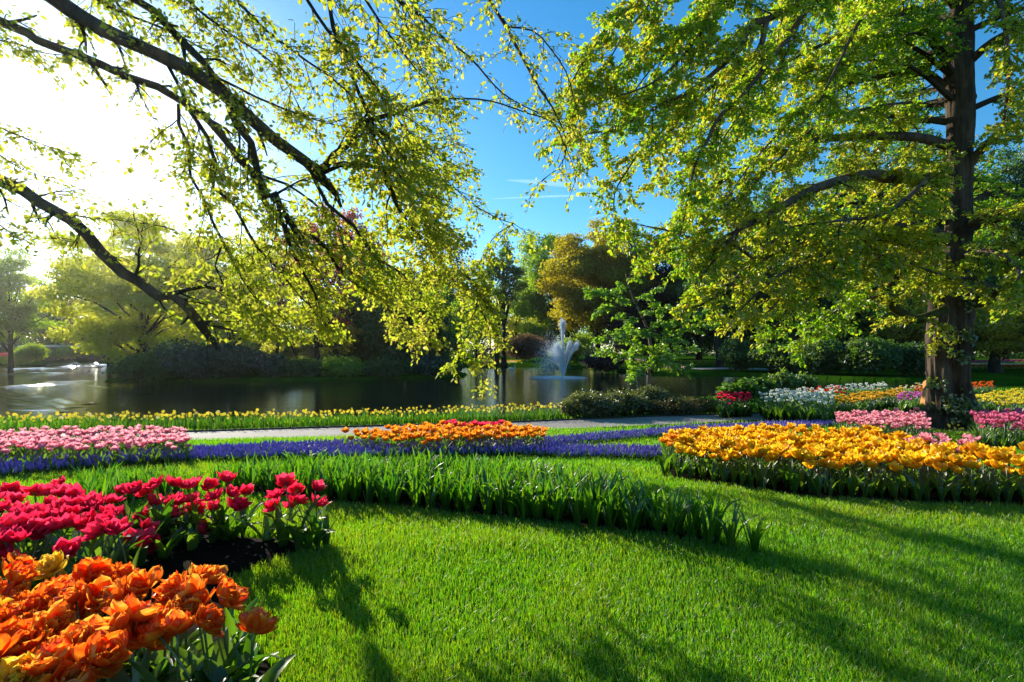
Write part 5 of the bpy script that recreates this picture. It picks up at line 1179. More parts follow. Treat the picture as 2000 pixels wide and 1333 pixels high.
if STAGE >= 3:
    # ---------------------------------------------------------------- tulip beds farther off
    def bed_variants(kind, pm, hgt, n, seed, sc, leafy=4, split=False, lod_leaf=3, leaf_m=None, leaf_w=.018):
        """n plant meshes; split -> (body, head) pairs"""
        out = []
        for k in range(n):
            rng = np.random.default_rng(seed + k); h = hgt * (.92 + .18 * rng.random()); lean = .07 * rng.random() * hgt / .45; az = rng.random() * 6.28
            c = stem_curve(h, lean, az); b = MB(); tube(b, c[::2] if len(c) > 6 else c, .0045, 4, 1)
            for q in range(leafy):
                blade(b, (0, 0, 0), rng.random() * 6.28, hgt * (.65 + .35 * rng.random()), leaf_w * (1 + .5 * rng.random()), .08 + .25 * rng.random(), .5 + .9 * rng.random(), rng, 0, lod_leaf, .3, rng.normal() * .5)
            hb = b if not split else MB()
            head(rng, kind, hb, 0 if split else 0, sc, 0 if split else 2)
            # move head verts onto the stem end with a tilt
            if split:
                out.append((b.mesh('plant', [leaf_m or M_TLEAF, M_STEM], smooth=True), hb.mesh('head', [pm], smooth=True), c[-1]))
            else:
                nst = 1 + leafy
                tl = rng.normal() * .18; ct, st = math.cos(tl), math.sin(tl)
                for q in range(nst, len(b.v)):
                    v, p = b.v[q]; w = v.copy(); w[:, 0] = ct * v[:, 0] + st * v[:, 2]; w[:, 2] = -st * v[:, 0] + ct * v[:, 2]
                    b.v[q] = (w + c[-1].astype(np.float32), p)
                out.append(b.mesh('tulip_plant', [leaf_m or M_TLEAF, M_STEM, pm], smooth=True))
        return out
    def mesh_arrays(me):
        nv = len(me.vertices); co = np.empty(nv * 3, np.float32); me.vertices.foreach_get('co', co)
        npol = len(me.polygons); st = np.empty(npol, np.int32); me.polygons.foreach_get('loop_start', st)
        lv = np.empty(len(me.loops), np.int32); me.loops.foreach_get('vertex_index', lv)
        mi = np.empty(npol, np.int32); me.polygons.foreach_get('material_index', mi)
        rn = np.empty(npol, np.float32); me.attributes['rnd'].data.foreach_get('value', rn)
        pt = np.zeros(nv, np.float32)
        if 'pt' in me.attributes: me.attributes['pt'].data.foreach_get('value', pt)
        cnt = np.diff(np.append(st, len(lv)))
        q = [lv[a:a + 4] for a, c in zip(st, cnt) if c == 4]; t = [lv[a:a + 3] for a, c in zip(st, cnt) if c == 3]
        return co.reshape(-1, 3), np.array(q).reshape(-1, 4), np.array(t).reshape(-1, 3), mi[cnt == 4], mi[cnt == 3], rn[cnt == 4], rn[cnt == 3], pt
    def bake(dst, arr, x, y, z, yaw, s):
        co, q, t, mq, mt, rq, rt, pt = arr; c, n = math.cos(yaw) * s, math.sin(yaw) * s
        v = np.stack([co[:, 0] * c - co[:, 1] * n + x, co[:, 0] * n + co[:, 1] * c + y, co[:, 2] * s + z], -1)
        dst.add(v, quads=q, rnd=rq, mat=mq, pt=pt)
        if len(t): dst.add(v, tris=t, rnd=rt, mat=mt, pt=pt)
    def bed(name, label, group, pix_outline, hgt, kind, pm, sc, spacing, seed, cap=300, soil=True, split=False, nvar=6, leafy=4, leaf_m=None, part_group=None, leaf_w=.018):
        poly = [at(a, b, hgt + .02) for a, b in pix_outline]
        if soil:
            sheet(grow(poly, .10), 'flower_bed_soil', M_SOIL, .015, .25, .02)
        SOILS.append(grow(poly, .10))
        rng = np.random.default_rng(seed)
        var = bed_variants(kind, pm, hgt, nvar, seed * 7, sc, leafy, split, 4 if split else 3, leaf_m, leaf_w)
        pts = scatter(poly, spacing, rng); pts.sort(key=lambda p: p[1])
        rest = MB(); cache = {}; cnt = 0
        for i, (x, y) in enumerate(pts):
            z = G(x, y); yaw = rng.random() * 6.28; s = .80 + .34 * rng.random(); v = int(rng.integers(nvar))
            vis = abs(x) < y * 1.03
            if cnt < cap and vis:
                cnt += 1
                if split:
                    b, h, top = var[v]
                    o = inst(name, b, (x, y, z), (0, 0, yaw), s); tag(o, label, 'tulip', group)
                    inst('flower_head', h, tuple(top), (rng.normal() * .25, rng.normal() * .25, 0), .9 + .25 * rng.random(), o)
                else:
                    o = inst(name, var[v], (x, y, z), (0, 0, yaw), s); tag(o, label, 'tulip', group)
            elif vis or rng.random() < .6:
                if v not in cache:
                    cache[v] = mesh_arrays(var[v]) if not split else (mesh_arrays(var[v][0]), mesh_arrays(var[v][1]), var[v][2])
                if split:
                    a, h, top = cache[v]; bake(rest, a, x, y, z, yaw, s)
                    hh = (h[0], h[1], h[2], h[3] + 2, h[4] + 2, h[5], h[6], h[7])
                    c_, s_ = math.cos(yaw), math.sin(yaw)
                    bake(rest, hh, x + s * (top[0] * c_ - top[1] * s_), y + s * (top[0] * s_ + top[1] * c_), z + s * top[2], yaw, s)
                else: bake(rest, cache[v], x, y, z, yaw, s)
        if rest.v:
            o = rest.build(name + 's_beyond', [leaf_m or M_TLEAF, M_STEM, pm], smooth=True)
            tag(o, 'farther ' + label, 'flower bed', kind='stuff')
        print(name, len(pts), cnt)
    SOILS = [SOIL_FRONT, STRAP]
    bed('golden_tulip', 'golden-orange double tulip in the large bed at the right edge of the lawn', 'golden tulips in the large right-hand bed',
        [(1300, 855), (1400, 843), (1500, 841), (1700, 847), (1745, 858), (1800, 872), (1900, 887), (2000, 892), (2200, 898), (2200, 925), (2000, 913), (1800, 910), (1600, 903), (1450, 890), (1325, 878)], .38, 'double', P_GOLD, 1.14, .112, 501, split=True, nvar=10)
    bed('orange_tulip', 'stray orange tulip standing apart at the left tip of the golden bed', 'orange strays beside the golden bed', [(1294, 862), (1308, 860), (1308, 872), (1294, 873)], .40, 'double', P_MIDOR, 1.0, .16, 502, soil=False)
    bed('pink_tulip', 'pink tulip in the strip between the golden bed and the old tree', 'pink tulips behind the golden bed', [(1745, 855), (1850, 854), (1915, 868), (1890, 876), (1800, 866)], .44, 'open', P_PINK, 1.12, .15, 503)
    bed('pink_tulip', 'pale pink tulip in the bed at the left edge beside the path', 'pink tulips in the left bed', [(-200, 852), (0, 846), (150, 842), (300, 839), (362, 848), (366, 866), (250, 873), (0, 880), (-200, 888)], .31, 'open', P_PINK, 1.12, .135, 504, cap=150, nvar=8)
    bed('pink_tulip', 'pink tulip in the long row beyond the golden bed, left of the old trunk', 'pink tulips in the long right-hand row', [(1632, 812), (1720, 809), (1800, 808), (1815, 830), (1740, 830), (1640, 824)], .46, 'open', P_PINK, 1.1, .13, 505, cap=90)
    bed('rose_tulip', 'deeper pink tulip in the row right of the old trunk', 'deeper pink tulips right of the old trunk', [(1900, 808), (2000, 806), (2200, 806), (2200, 830), (2000, 829), (1915, 828)], .46, 'open', P_ROSE, 1.1, .14, 506)
    bed('orange_tulip', 'bright orange double tulip in the bed between path and grape hyacinths', 'orange tulips beside the path', [(668, 848), (760, 838), (870, 834), (1000, 834), (1065, 842), (1060, 850), (950, 856), (850, 860), (760, 859)], .30, 'double', P_MIDOR, 1.12, .14, 507, nvar=8)
    bed('red_tulip', 'deep pink-red tulip at the back of the orange bed beside the path', 'red tulips behind the orange bed', [(868, 830), (975, 828), (985, 834), (880, 835)], .36, 'double', P_RED, 1.1, .17, 508, soil=False)
    bed('white_tulip', 'tall white tulip in the nearer white bed across the path', 'white tulips in the nearer white bed', [(1482, 772), (1560, 763), (1600, 764), (1632, 776), (1612, 786), (1490, 779)], .66, 'goblet', P_WHITE, 1.2, .15, 509, leafy=6, leaf_w=.03)
    bed('red_tulip', 'crimson tulip in the small bed beside the low olive bush', 'red tulips in the small bed across the path', [(1400, 776), (1430, 770), (1466, 773), (1466, 780), (1410, 782)], .58, 'goblet', P_RED, 1.2, .14, 510, leafy=6, leaf_w=.03)
    bed('white_tulip', 'white tulip in the farther white bed near the dark water', 'white tulips in the farther white bed', [(1610, 757), (1728, 750), (1730, 756), (1632, 762)], .60, 'goblet', P_WHITE, 1.2, .20, 511, leafy=5, leaf_w=.03)
    bed('red_tulip', 'crimson tulip in the narrow bed between the two white beds', 'red tulips between the white beds', [(1575, 761), (1650, 758), (1652, 764), (1580, 767)], .56, 'goblet', P_SCARLET, 1.2, .18, 512, leafy=4, leaf_w=.03)
    bed('amber_tulip', 'amber tulip in the low bed right of the nearer white bed', 'amber tulips across the path', [(1635, 778), (1690, 768), (1760, 762), (1762, 768), (1700, 780), (1640, 787)], .48, 'double', P_AMBER, 1.1, .17, 513, leafy=5, leaf_w=.028)
    bed('cream_tulip', 'cream tulip in the small bed behind the magenta tulips', 'cream tulips left of the old trunk', [(1738, 762), (1795, 752), (1800, 757), (1745, 767)], .50, 'goblet', P_CREAM, 1.1, .25, 514, leafy=4, leaf_w=.028)
    bed('magenta_tulip', 'magenta tulip in the small bed just left of the old trunk', 'magenta tulips left of the old trunk', [(1750, 772), (1800, 768), (1802, 777), (1755, 780)], .50, 'goblet', P_MAGENTA, 1.2, .19, 515, leafy=5, leaf_w=.028)
    bed('vermilion_tulip', 'orange-red tulip in the bed right behind the old trunk', 'orange-red tulips behind the old trunk', [(1786, 757), (1860, 752), (1938, 748), (1940, 753), (1880, 757), (1790, 763)], .50, 'goblet', P_VERM, 1.2, .19, 516, leafy=4, leaf_w=.028)
    bed('yellow_tulip', 'yellow tulip in the broad bed at the far right', 'yellow tulips in the broad far-right bed', [(1890, 776), (1950, 766), (2000, 761), (2100, 758), (2200, 760), (2200, 796), (2000, 790), (1900, 781)], .46, 'goblet', P_LEMON, 1.2, .18, 517, leafy=5, leaf_w=.028)

    # ---------------------------------------------------------------- grape hyacinths: bands nobody could count
    def muscari(poly, seed, spacing=.055, h=.17, label=''):
        rng = np.random.default_rng(seed); pts = scatter(poly, spacing, rng, 20000); SOILS.append(poly)
        mb = MB()
        X = np.array(pts); n = len(X); z = ground(X[:, 0], X[:, 1])
        hh = h * (.75 + .45 * rng.random(n)); lean = rng.normal(size=(n, 2)) * .02
        ring = 5; a = np.arange(ring) * 6.283 / ring
        prof = [(.48, .007), (.58, .0135), (.72, .0145), (.87, .0105), (1.0, .003)]
        V = []
        for k, (t, r) in enumerate(prof):
            aa = a + k * .6
            rr = r * (.85 + .4 * rng.random((n, ring)))
            V.append(np.stack([X[:, 0, None] + lean[:, 0, None] * t + rr * np.cos(aa), X[:, 1, None] + lean[:, 1, None] * t + rr * np.sin(aa), z[:, None] + (hh * t)[:, None] + 0 * rr], -1))
        V = np.stack(V, 1)          # n, 5, ring, 3
        m = len(prof); i = np.arange(m - 1)[:, None] * ring; j = np.arange(ring)[None]
        q = np.stack([i + j, i + (j + 1) % ring, i + ring + (j + 1) % ring, i + ring + j], -1).reshape(-1, 4)
        Q = (np.arange(n)[:, None, None] * (m * ring) + q[None]).reshape(-1, 4)
        mb.add(V.reshape(-1, 3), Q, rnd=np.clip(np.repeat(rng.random(n), len(q)) * .6 + .4 * rng.random(n * len(q)), 0, 1), mat=0)
        # grassy leaves
        nb = n * 3; k = rng.integers(0, n, nb); b = X[k] + rng.normal(size=(nb, 2)) * .02; zb = z[k]
        az = rng.random(nb) * 6.283; L = h * (.75 + .5 * rng.random(nb)); w = .0045
        dx, dy = np.cos(az), np.sin(az); sx, sy = -dy * w, dx * w
        P0 = np.stack([b[:, 0] + sx, b[:, 1] + sy, zb], -1); P1 = np.stack([b[:, 0] - sx, b[:, 1] - sy, zb], -1)
        P2 = np.stack([b[:, 0] + dx * L * .25 - sx, b[:, 1] + dy * L * .25 - sy, zb + L * .6], -1); P3 = np.stack([b[:, 0] + dx * L * .25 + sx, b[:, 1] + dy * L * .25 + sy, zb + L * .6], -1)
        P4 = np.stack([b[:, 0] + dx * L * .6, b[:, 1] + dy * L * .6, zb + L * .8], -1)
        mb.add(np.stack([P0, P1, P2, P3, P4], 1).reshape(-1, 3), np.arange(nb)[:, None] * 5 + np.array([[0, 1, 2, 3]]), np.arange(nb)[:, None] * 5 + np.array([[3, 2, 4]]), rnd=rng.random(nb), mat=1)
        o = mb.build('grape_hyacinths', [M_MUSC, M_STRAP]); tag(o, label, 'grape hyacinths', kind='stuff')
        sheet(grow(poly, .05), 'flower_bed_soil', M_SOIL, .012, .3, .01)
        print('muscari', n)
    hM = .16
    muscari([at(a, b, hM) for a, b in [(-250, 905), (0, 895), (150, 885), (350, 874), (560, 868), (700, 868), (830, 864), (1000, 855), (1060, 862), (1150, 868), (1290, 870), (1290, 884), (1100, 880), (1000, 876), (830, 878), (700, 882), (560, 882), (350, 888), (150, 900), (0, 915), (-250, 934)]], 601, .05, hM + .02, 'long violet-blue band of grape hyacinths crossing from the left edge to the golden tulips')
    muscari([at(a, b, hM) for a, b in [(380, 868), (560, 860), (700, 855), (752, 856), (748, 863), (640, 867), (480, 874), (385, 876)]], 602, .055, hM, 'short blue strip of grape hyacinths left of the orange bed by the path')
    muscari([at(a, b, hM) for a, b in [(1045, 852), (1150, 844), (1350, 829), (1500, 822), (1636, 819), (1640, 825), (1500, 831), (1350, 838), (1170, 853), (1065, 861)]], 603, .055, hM, 'blue band of grape hyacinths running up beside the path behind the golden tulips')

    # ---------------------------------------------------------------- strap-leaved bulb plants
    def strap_clump(seed):
        rng = np.random.default_rng(seed); b = MB()
        for q in range(11):
            r = .03 * rng.random(); az = rng.random() * 6.28
            blade(b, (r * math.cos(az), r * math.sin(az), 0), az + rng.normal() * .5, .27 + .15 * rng.random(), .011 + .006 * rng.random(), .03 + .28 * rng.random(), .15 + .9 * rng.random() ** 2, rng, 0, 7, .35, rng.normal() * .7, 1.9 if rng.random() < .25 else 0)
        return b.mesh('strap_clump', [M_STRAP], smooth=True)
    clumps = [strap_clump(700 + k) for k in range(10)]
    rng = np.random.default_rng(71)
    pts = scatter(grow(STRAP, -.07), .118, rng); pts.sort(key=lambda p: p[1])
    rest = MB()
    vis = [p for p in pts if abs(p[0]) < p[1] * 1.02]
    print('strap', len(vis))
    for i, (x, y) in enumerate(vis):
        s = (.9 + .3 * rng.random()) * float(np.interp(x, [-5, -2.2], [.68, 1.0]))
        if i < 300:
            o = inst('leafy_bulb_plant', clumps[int(rng.integers(10))], (x, y, G(x, y)), (0, 0, rng.random() * 6.28), s)
            lb = 'strap-leaved green bulb plant without flowers in the long leaf bed across the lawn'
            tag(o, lb, 'bulb plant', 'bulb plants in the long leaf bed')
        else:
            bake(rest, mesh_arrays(clumps[int(rng.integers(10))]), x, y, G(x, y), rng.random() * 6.28, s)
    if rest.v:
        tag(rest.build('bulb_leaves', [M_STRAP], smooth=True), 'green strap leaves at the far left end of the long leaf bed', 'bulb leaves', kind='stuff')

    # ---------------------------------------------------------------- daffodils along the water
    def daffodil(seed, white):
        rng = np.random.default_rng(seed); b = MB(); h = .36 * (.9 + .2 * rng.random())
        c = stem_curve(h, .03, rng.random() * 6.28); tube(b, c[::3], .004, 4, 1)
        for q in range(5): blade(b, (rng.normal() * .02, rng.normal() * .02, 0), rng.random() * 6.28, .32 * (.8 + .4 * rng.random()), .008, .05 + .2 * rng.random(), .3 + .5 * rng.random(), rng, 0, 3, .3)
        k0 = len(b.v)
        for k in range(6): petal(b, .040, .017, 1.35, 1.5, .1, .08, k * 1.047, .004, 0, rng, 3, 3, .3, 2)
        for k in range(6): petal(b, .030, .011, .25, .45, .2, .05, k * 1.047 + .5, .009, 0, rng, 3, 3, .9, 3)
        az = rng.random() * 6.28; tl = 1.1
        for q in range(k0, len(b.v)):
            v, p = b.v[q]; w = v.copy(); w[:, 0] = math.cos(tl) * v[:, 0] + math.sin(tl) * v[:, 2]; w[:, 2] = -math.sin(tl) * v[:, 0] + math.cos(tl) * v[:, 2]
            x = w[:, 0] * math.cos(az) - w[:, 1] * math.sin(az); w[:, 1] = w[:, 0] * math.sin(az) + w[:, 1] * math.cos(az); w[:, 0] = x
            b.v[q] = (w * 1.0 + c[-1].astype(np.float32), p)
        return b.mesh('daffodil', [M_STRAP, M_STEM, P_CREAM if white else P_LEMON, P_LEMON], smooth=True)
    dv = [daffodil(800 + k, k > 6) for k in range(10)]
    rng = np.random.default_rng(81); hD = .38
    fe = [at(a, b) for a, b in [(-300, 852), (0, 848), (370, 845), (700, 835), (900, 829), (1100, 822)]]
    poly = [(x, y + .2) for x, y in fe] + [(x, y + 1.7) for x, y in reversed(fe)]
    SOILS.append(grow(poly, .1))
    pts = [p for p in scatter(poly, .165, rng) if abs(p[0]) < p[1] * 1.03]
    pts.sort(key=lambda p: p[1] + 100 * (rng.random() < .45)); rest = MB(); arrs = [mesh_arrays(m) for m in dv]
    print('daffodils', len(pts))
    for i, (x, y) in enumerate(pts):
        white = rng.random() < (.75 if x > .6 else .12); v = int(rng.integers(7, 10)) if white else int(rng.integers(0, 7)); yaw = rng.random() * 6.28
        if i < 300:
            o = inst('daffodil', dv[v], (x, y, G(x, y)), (0, 0, yaw), (.72 + .45 * rng.random()))
            tag(o, ('cream-white' if white else 'yellow') + ' daffodil in the row between path and pond', 'daffodil', ('cream' if white else 'yellow') + ' daffodils along the pond')
        else: bake(rest, arrs[v], x, y, G(x, y), yaw, .9 + .25 * rng.random())
    mats_d = [M_STRAP, M_STEM, P_LEMON, P_LEMON]
    if rest.v: tag(rest.build('daffodils_beyond', mats_d, smooth=True), 'remaining daffodils packed along the pond edge behind the first ones', 'daffodils', kind='stuff')

    # ---------------------------------------------------------------- crumbs of bark and dry leaf on the open soil
    rng = np.random.default_rng(95); mb = MB(); n = 2600
    x = rng.uniform(-5, 2.3, n); y = rng.uniform(1.2, 6.2, n)
    ok = (poly_sd(x, y, SOIL_FRONT) > .02) | (poly_sd(x, y, STRAP) > .01); x, y = x[ok], y[ok]; n = len(x)
    add_leaves(mb, np.stack([x, y, ground(x, y) + .055 + .012 * rng.random(n)], -1), unit(rng, n) * np.array((1, 1, .3)), np.array((0, 0, 1.)) + .5 * rng.normal(size=(n, 3)), .012 + .028 * rng.random(n) ** 2, rng.random(n), 0, CARD, CARDQ)
    tag(mb.build('leaf_litter', [foliage('dry_litter', [(.05, .028, .014), (.14, .085, .045), (.26, .18, .11)], [(.05, .03, .01), (.1, .06, .03)], .15, .03)]), 'dry crumbs of bark and leaf on the bed soil', 'litter', kind='stuff')
# ================================================================== GRASS
if STAGE >= 3:
    def grass(name, n_k, y0, y1, label, seed, hgt=.055):
        rng = np.random.default_rng(seed)
        # density falls with the square of the distance from where one stands on the lawn
        m = int(n_k * 2.3 * math.log(y1 / y0))
        y = y0 * (y1 / y0) ** rng.random(m); x = (rng.random(m) * 2 - 1) * (1.35 * y + 1.8)
        ok = ~in_poly(x, y, PATH)
        for P in SOILS: ok &= ~(poly_sd(x, y, P) > .03)
        zz = ground(x, y); ok &= zz > -.75
        x, y, z = x[ok], y[ok], zz[ok]; n = len(x)
        k = np.maximum(1.0, y / 3.2)
        patch = vnoise(x * 2.2, y * 2.2); patch2 = vnoise(x * .6 + 7, y * .6)
        h = hgt * (.45 + .75 * rng.random(n)) * (.75 + .5 * patch) * np.minimum(1.5, k ** .3)
        w = .0017 * k * (.7 + .6 * rng.random(n))
        az = rng.random(n) * 6.283; b = (.15 + .75 * rng.random(n) ** 1.5) * h
        lx = np.cos(az) * b; ly = np.sin(az) * b
        fa = az + 1.57 + rng.normal(size=n) * .6; sx, sy = np.cos(fa) * w, np.sin(fa) * w
        P0 = np.stack([x + sx, y + sy, z - .004], -1); P1 = np.stack([x - sx, y - sy, z - .004], -1)
        P2 = np.stack([x - sx * .8 + lx * .3, y - sy * .8 + ly * .3, z + h * .6], -1); P3 = np.stack([x + sx * .8 + lx * .3, y + sy * .8 + ly * .3, z + h * .6], -1)
        P4 = np.stack([x + lx, y + ly, z + h], -1)
        rnd = np.clip(.2 + .45 * patch2 + .25 * patch + .22 * rng.normal(size=n), 0, 1)
        mb = MB(); i = np.arange(n)[:, None] * 5
        mb.add(np.stack([P0, P1, P2, P3, P4], 1).reshape(-1, 3), i + np.array([[0, 1, 2, 3]]), i + np.array([[3, 2, 4]]), rnd=rnd)
        tag(mb.build(name, [M_GRASS]), label, 'grass', kind='stuff'); print(name, n)
    grass('grass', 215000, 1.45, 13.5, 'short bright green lawn grass', 91)
    grass('grass', 26000, 13.5, 30, 'lawn grass across the path', 92, .07)

# ================================================================== FOUNTAIN, SWAN, PERSON, FAR BANK
if STAGE >= 2:
    def spray_mat():
        m, N, L, out = nmat('water_spray')
        d = N.new('ShaderNodeBsdfDiffuse'); d.inputs[0].default_value = (.80, .85, .9, 1)
        t = N.new('ShaderNodeBsdfTranslucent'); t.inputs[0].default_value = (.85, .9, .95, 1)
        mx = N.new('ShaderNodeMixShader'); L.new(d.outputs[0], mx.inputs[1]); L.new(t.outputs[0], mx.inputs[2])
        tr = N.new('ShaderNodeBsdfTransparent'); m2 = N.new('ShaderNodeMixShader'); m2.inputs[0].default_value = .85
        L.new(tr.outputs[0], m2.inputs[1]); L.new(mx.outputs[0], m2.inputs[2]); L.new(m2.outputs[0], out.inputs['Surface']); return m
    M_SPRAY = spray_mat()
    fd = 52.0; fx = 5.2
    ft = empty('fountain', (fx, fd, WATER)); tag(ft, 'white fountain of several water jets rising from the pond', 'fountain')
    rng = np.random.default_rng(55)
    OCT = np.array([(1, 0, 0), (-1, 0, 0), (0, 1, 0), (0, -1, 0), (0, 0, 1), (0, 0, -1)], float)
    OT = np.array([(0, 2, 4), (2, 1, 4), (1, 3, 4), (3, 0, 4), (2, 0, 5), (1, 2, 5), (3, 1, 5), (0, 3, 5)])
    def drops(p, s, mb):
        n = len(p); v = p[:, None, :] + s[:, None, None] * OCT[None] * np.array((1, 1, 1.5)); mb.add(v.reshape(-1, 3), tris=(np.arange(n)[:, None, None] * 6 + OT[None]).reshape(-1, 3))
    def jet(vx, vy, vz, n, spread, name='water_jet', size=.024, fall=.55):
        T = vz / 9.8; t = T * (rng.random(n) ** .85) * fall
        k = t / T
        p = np.stack([vx * t, vy * t, vz * t - 4.9 * t * t], -1) + rng.normal(size=(n, 3)) * (spread * (.10 + .9 * np.minimum(k, 1.2) ** 1.3))[:, None] * np.array((1, 1, 1.6))
        p = p[p[:, 2] > .02]; mb = MB(); drops(p, size * (.5 + rng.random(len(p))), mb)
        # solid core of the stream near the nozzle
        tt = np.linspace(0, T * .72, 14); c = np.stack([vx * tt, vy * tt, vz * tt - 4.9 * tt * tt], -1)
        tube(mb, c, np.linspace(.05, .015, 14), 6)
        mb.build(name, [M_SPRAY], ft)
    jet(-.1, 0, 10.4, 5200, .15, size=.019, fall=.98)
    jet(-.85, .2, 7.9, 3000, .20, size=.020, fall=.96); jet(-1.5, -.3, 7.0, 3000, .34, size=.020, fall=1.02)
    jet(.95, .2, 8.3, 2600, .12, size=.020, fall=.90); jet(1.95, -.2, 8.2, 2600, .14, size=.020, fall=.88)
    jet(-.5, .8, 7.2, 1800, .30, fall=1.15)
    mb = MB(); n = 4200   # drifting veil of fine drops to the left of the jets
    p = np.stack([-1.15 + rng.normal(size=n) * .75, rng.normal(size=n) * .8, 1.9 + rng.normal(size=n) * 1.15], -1)
    p[:, 0] -= .25 * np.maximum(0, 2 - p[:, 2]); p = p[(p[:, 2] > .05)]; n = len(p)
    drops(p, 0.017 * (.5 + rng.random(n)), mb); mb.build('mist', [M_SPRAY], ft)
    mb = MB(); n = 2600
    a = rng.random(n) * 6.283; r = 3.0 * rng.random(n) ** .5; p = np.stack([r * np.cos(a) - .5, r * np.sin(a) * 1.3, .02 + .16 * rng.random(n) ** 2 * (1 - r / 3.3)], -1)
    drops(p, .034 * (.5 + rng.random(n)) * (1.1 - r / 3.5), mb); mb.build('splash', [M_SPRAY], ft)

    # ---- swan
    sd = 78.0; sx = .05; sw = empty('swan', (sx, sd, WATER)); tag(sw, 'white swan resting on the water left of the fountain', 'swan')
    M_SWAN = plain('white_feathers', (.8, .8, .78), .8, .2); M_BEAK = plain('orange_beak', (.6, .2, .03), .5, .3)
    mb = MB()
    body = smooth_pts([(-.55, 0, .16), (-.42, 0, .16), (-.15, 0, .15), (.15, 0, .14), (.32, 0, .16), (.42, 0, .25), (.40, 0, .42), (.36, 0, .56), (.42, 0, .66), (.52, 0, .66)], .05)
    xs = np.linspace(0, 1, len(body)); rr = np.interp(xs, [0, .06, .2, .34, .48, .56, .66, .80, .9, 1], [.02, .10, .21, .23, .17, .085, .05, .042, .055, .03])
    tube(mb, body, rr, 10); mb.build('body', [M_SWAN], sw, smooth=True)
    for s in (-1, 1):
        b = MB(); 
        for q in range(5): blade(b, (.2, s * .14, .20 + .02 * q), math.pi, .62 - .05 * q, .07, 1.25, .25, rng, 0, 5, .1)
        b.build('wing', [M_SWAN], sw, smooth=True)
    b = MB(); tube(b, [(.52, 0, .66), (.60, 0, .63), (.64, 0, .615)], [.03, .018, .006], 6); b.build('beak', [M_BEAK], sw, smooth=True)

    # ---- person in a tan coat half hidden by the old trunk
    pd = 14.3; ppx = (1817.5 - 1000) / 1000 * pd; pz = G(ppx, pd)
    pr = empty('person', (ppx, pd, pz)); tag(pr, 'person in a tan coat standing half hidden behind the old trunk', 'person')
    M_COAT = plain('tan_wool', (.52, .22, .075), .9, .15, .12, 30); M_SKIN = plain('skin', (.52, .32, .24), .6, .3); M_HAIR = plain('brown_hair', (.05, .028, .015), .6, .3); M_TROUS = plain('dark_trousers', (.02, .02, .026), .9, .2)
    def skin_body():
        J = [((0, 0, .78), .13), ((0, 0, 1.0), .13), ((0, 0, 1.18), .15), ((0, 0, 1.30), .09), ((0, .01, 1.37), .05), ((0, .0, 1.44), .075), ((0, 0, 1.54), .085),
             ((-.15, 0, 1.24), .055), ((-.20, .02, 1.0), .042), ((-.19, -.08, .80), .032), ((-.185, -.13, .72), .022), ((.15, 0, 1.24), .055), ((.20, .02, 1.0), .042), ((.19, -.08, .80), .032), ((.185, -.13, .72), .022),
             ((-.085, 0, .70), .085), ((-.09, -.01, .40), .058), ((-.09, .02, .09), .042), ((-.10, -.12, .03), .035), ((.085, 0, .70), .085), ((.09, -.01, .40), .058), ((.09, .02, .09), .042), ((.10, -.12, .03), .035)]
        E = [(0, 1), (1, 2), (2, 3), (3, 4), (4, 5), (5, 6), (2, 7), (7, 8), (8, 9), (9, 10), (2, 11), (11, 12), (12, 13), (13, 14), (0, 15), (15, 16), (16, 17), (17, 18), (0, 19), (19, 20), (20, 21), (21, 22)]
        # five fingers on each hand
        for h, sg in ((10, -1), (14, 1)):
            c = np.array(J[h][0])
            for q in range(5):
                o = np.array(((q - 2) * .013, -.012 if q else -.035, -.05 - .012 * (2 - abs(q - 2)))); J.append((tuple(c + o), .007)); E.append((h, len(J) - 1))
                J.append((tuple(c + o * 1.6 + np.array((0, .008, -.01))), .006)); E.append((len(J) - 2, len(J) - 1))
        me = bpy.data.meshes.new('person_body'); me.from_pydata([j[0] for j in J], E, []); me.materials.append(M_SKIN)
        o = inst('body', me, parent=pr, rot=(0, 0, R(75)))
        o.modifiers.new('skin', 'SKIN'); ss = o.modifiers.new('sub', 'SUBSURF'); ss.levels = 2; ss.render_levels = 2
        for v, j in zip(me.skin_vertices[0].data, J): v.radius = (j[1], j[1])
        me.skin_vertices[0].data[0].use_root = True
        return o
    skin_body()
    def shell(prof, name, mat, seg=20, sx=1.0, sy=.72):
        mb = MB(); a = np.arange(seg) * 6.283 / seg; V = []
        for z, r, w in prof:
            rr = r * (1 + w * np.sin(a * 5 + z * 3)); V.append(np.stack([rr * np.cos(a) * sx, rr * np.sin(a) * sy, np.full(seg, z)], -1))
        V = np.concatenate(V); i = np.arange(len(prof) - 1)[:, None] * seg; j = np.arange(seg)[None]
        mb.add(V, np.stack([i + j, i + (j + 1) % seg, i + seg + (j + 1) % seg, i + seg + j], -1).reshape(-1, 4)); o = mb.build(name, [mat], pr, smooth=True); o.rotation_euler = (0, 0, R(75)); return o
    shell([(.62, .30, .07), (.75, .275, .05), (.92, .235, .02), (1.05, .215, .01), (1.16, .225, .0), (1.24, .215, 0), (1.29, .15, 0), (1.33, .085, 0), (1.36, .075, 0)], 'coat', M_COAT)
    for s in (-1, 1):
        b = MB(); tube(b, smooth_pts([(s * .15, 0, 1.25), (s * .205, .02, 1.0), (s * .195, -.08, .80)], .06), np.linspace(.085, .055, len(smooth_pts([(s * .15, 0, 1.25), (s * .205, .02, 1.0), (s * .195, -.08, .80)], .06))), 10)
        o = b.build('sleeve', [M_COAT], pr, smooth=True); o.rotation_euler = (0, 0, R(75))
        b = MB(); P = smooth_pts([(s * .085, 0, .74), (s * .09, -.01, .40), (s * .09, .02, .10)], .06); tube(b, P, np.linspace(.10, .065, len(P)), 10)
        o = b.build('trouser_leg', [M_TROUS], pr, smooth=True); o.rotation_euler = (0, 0, R(75))
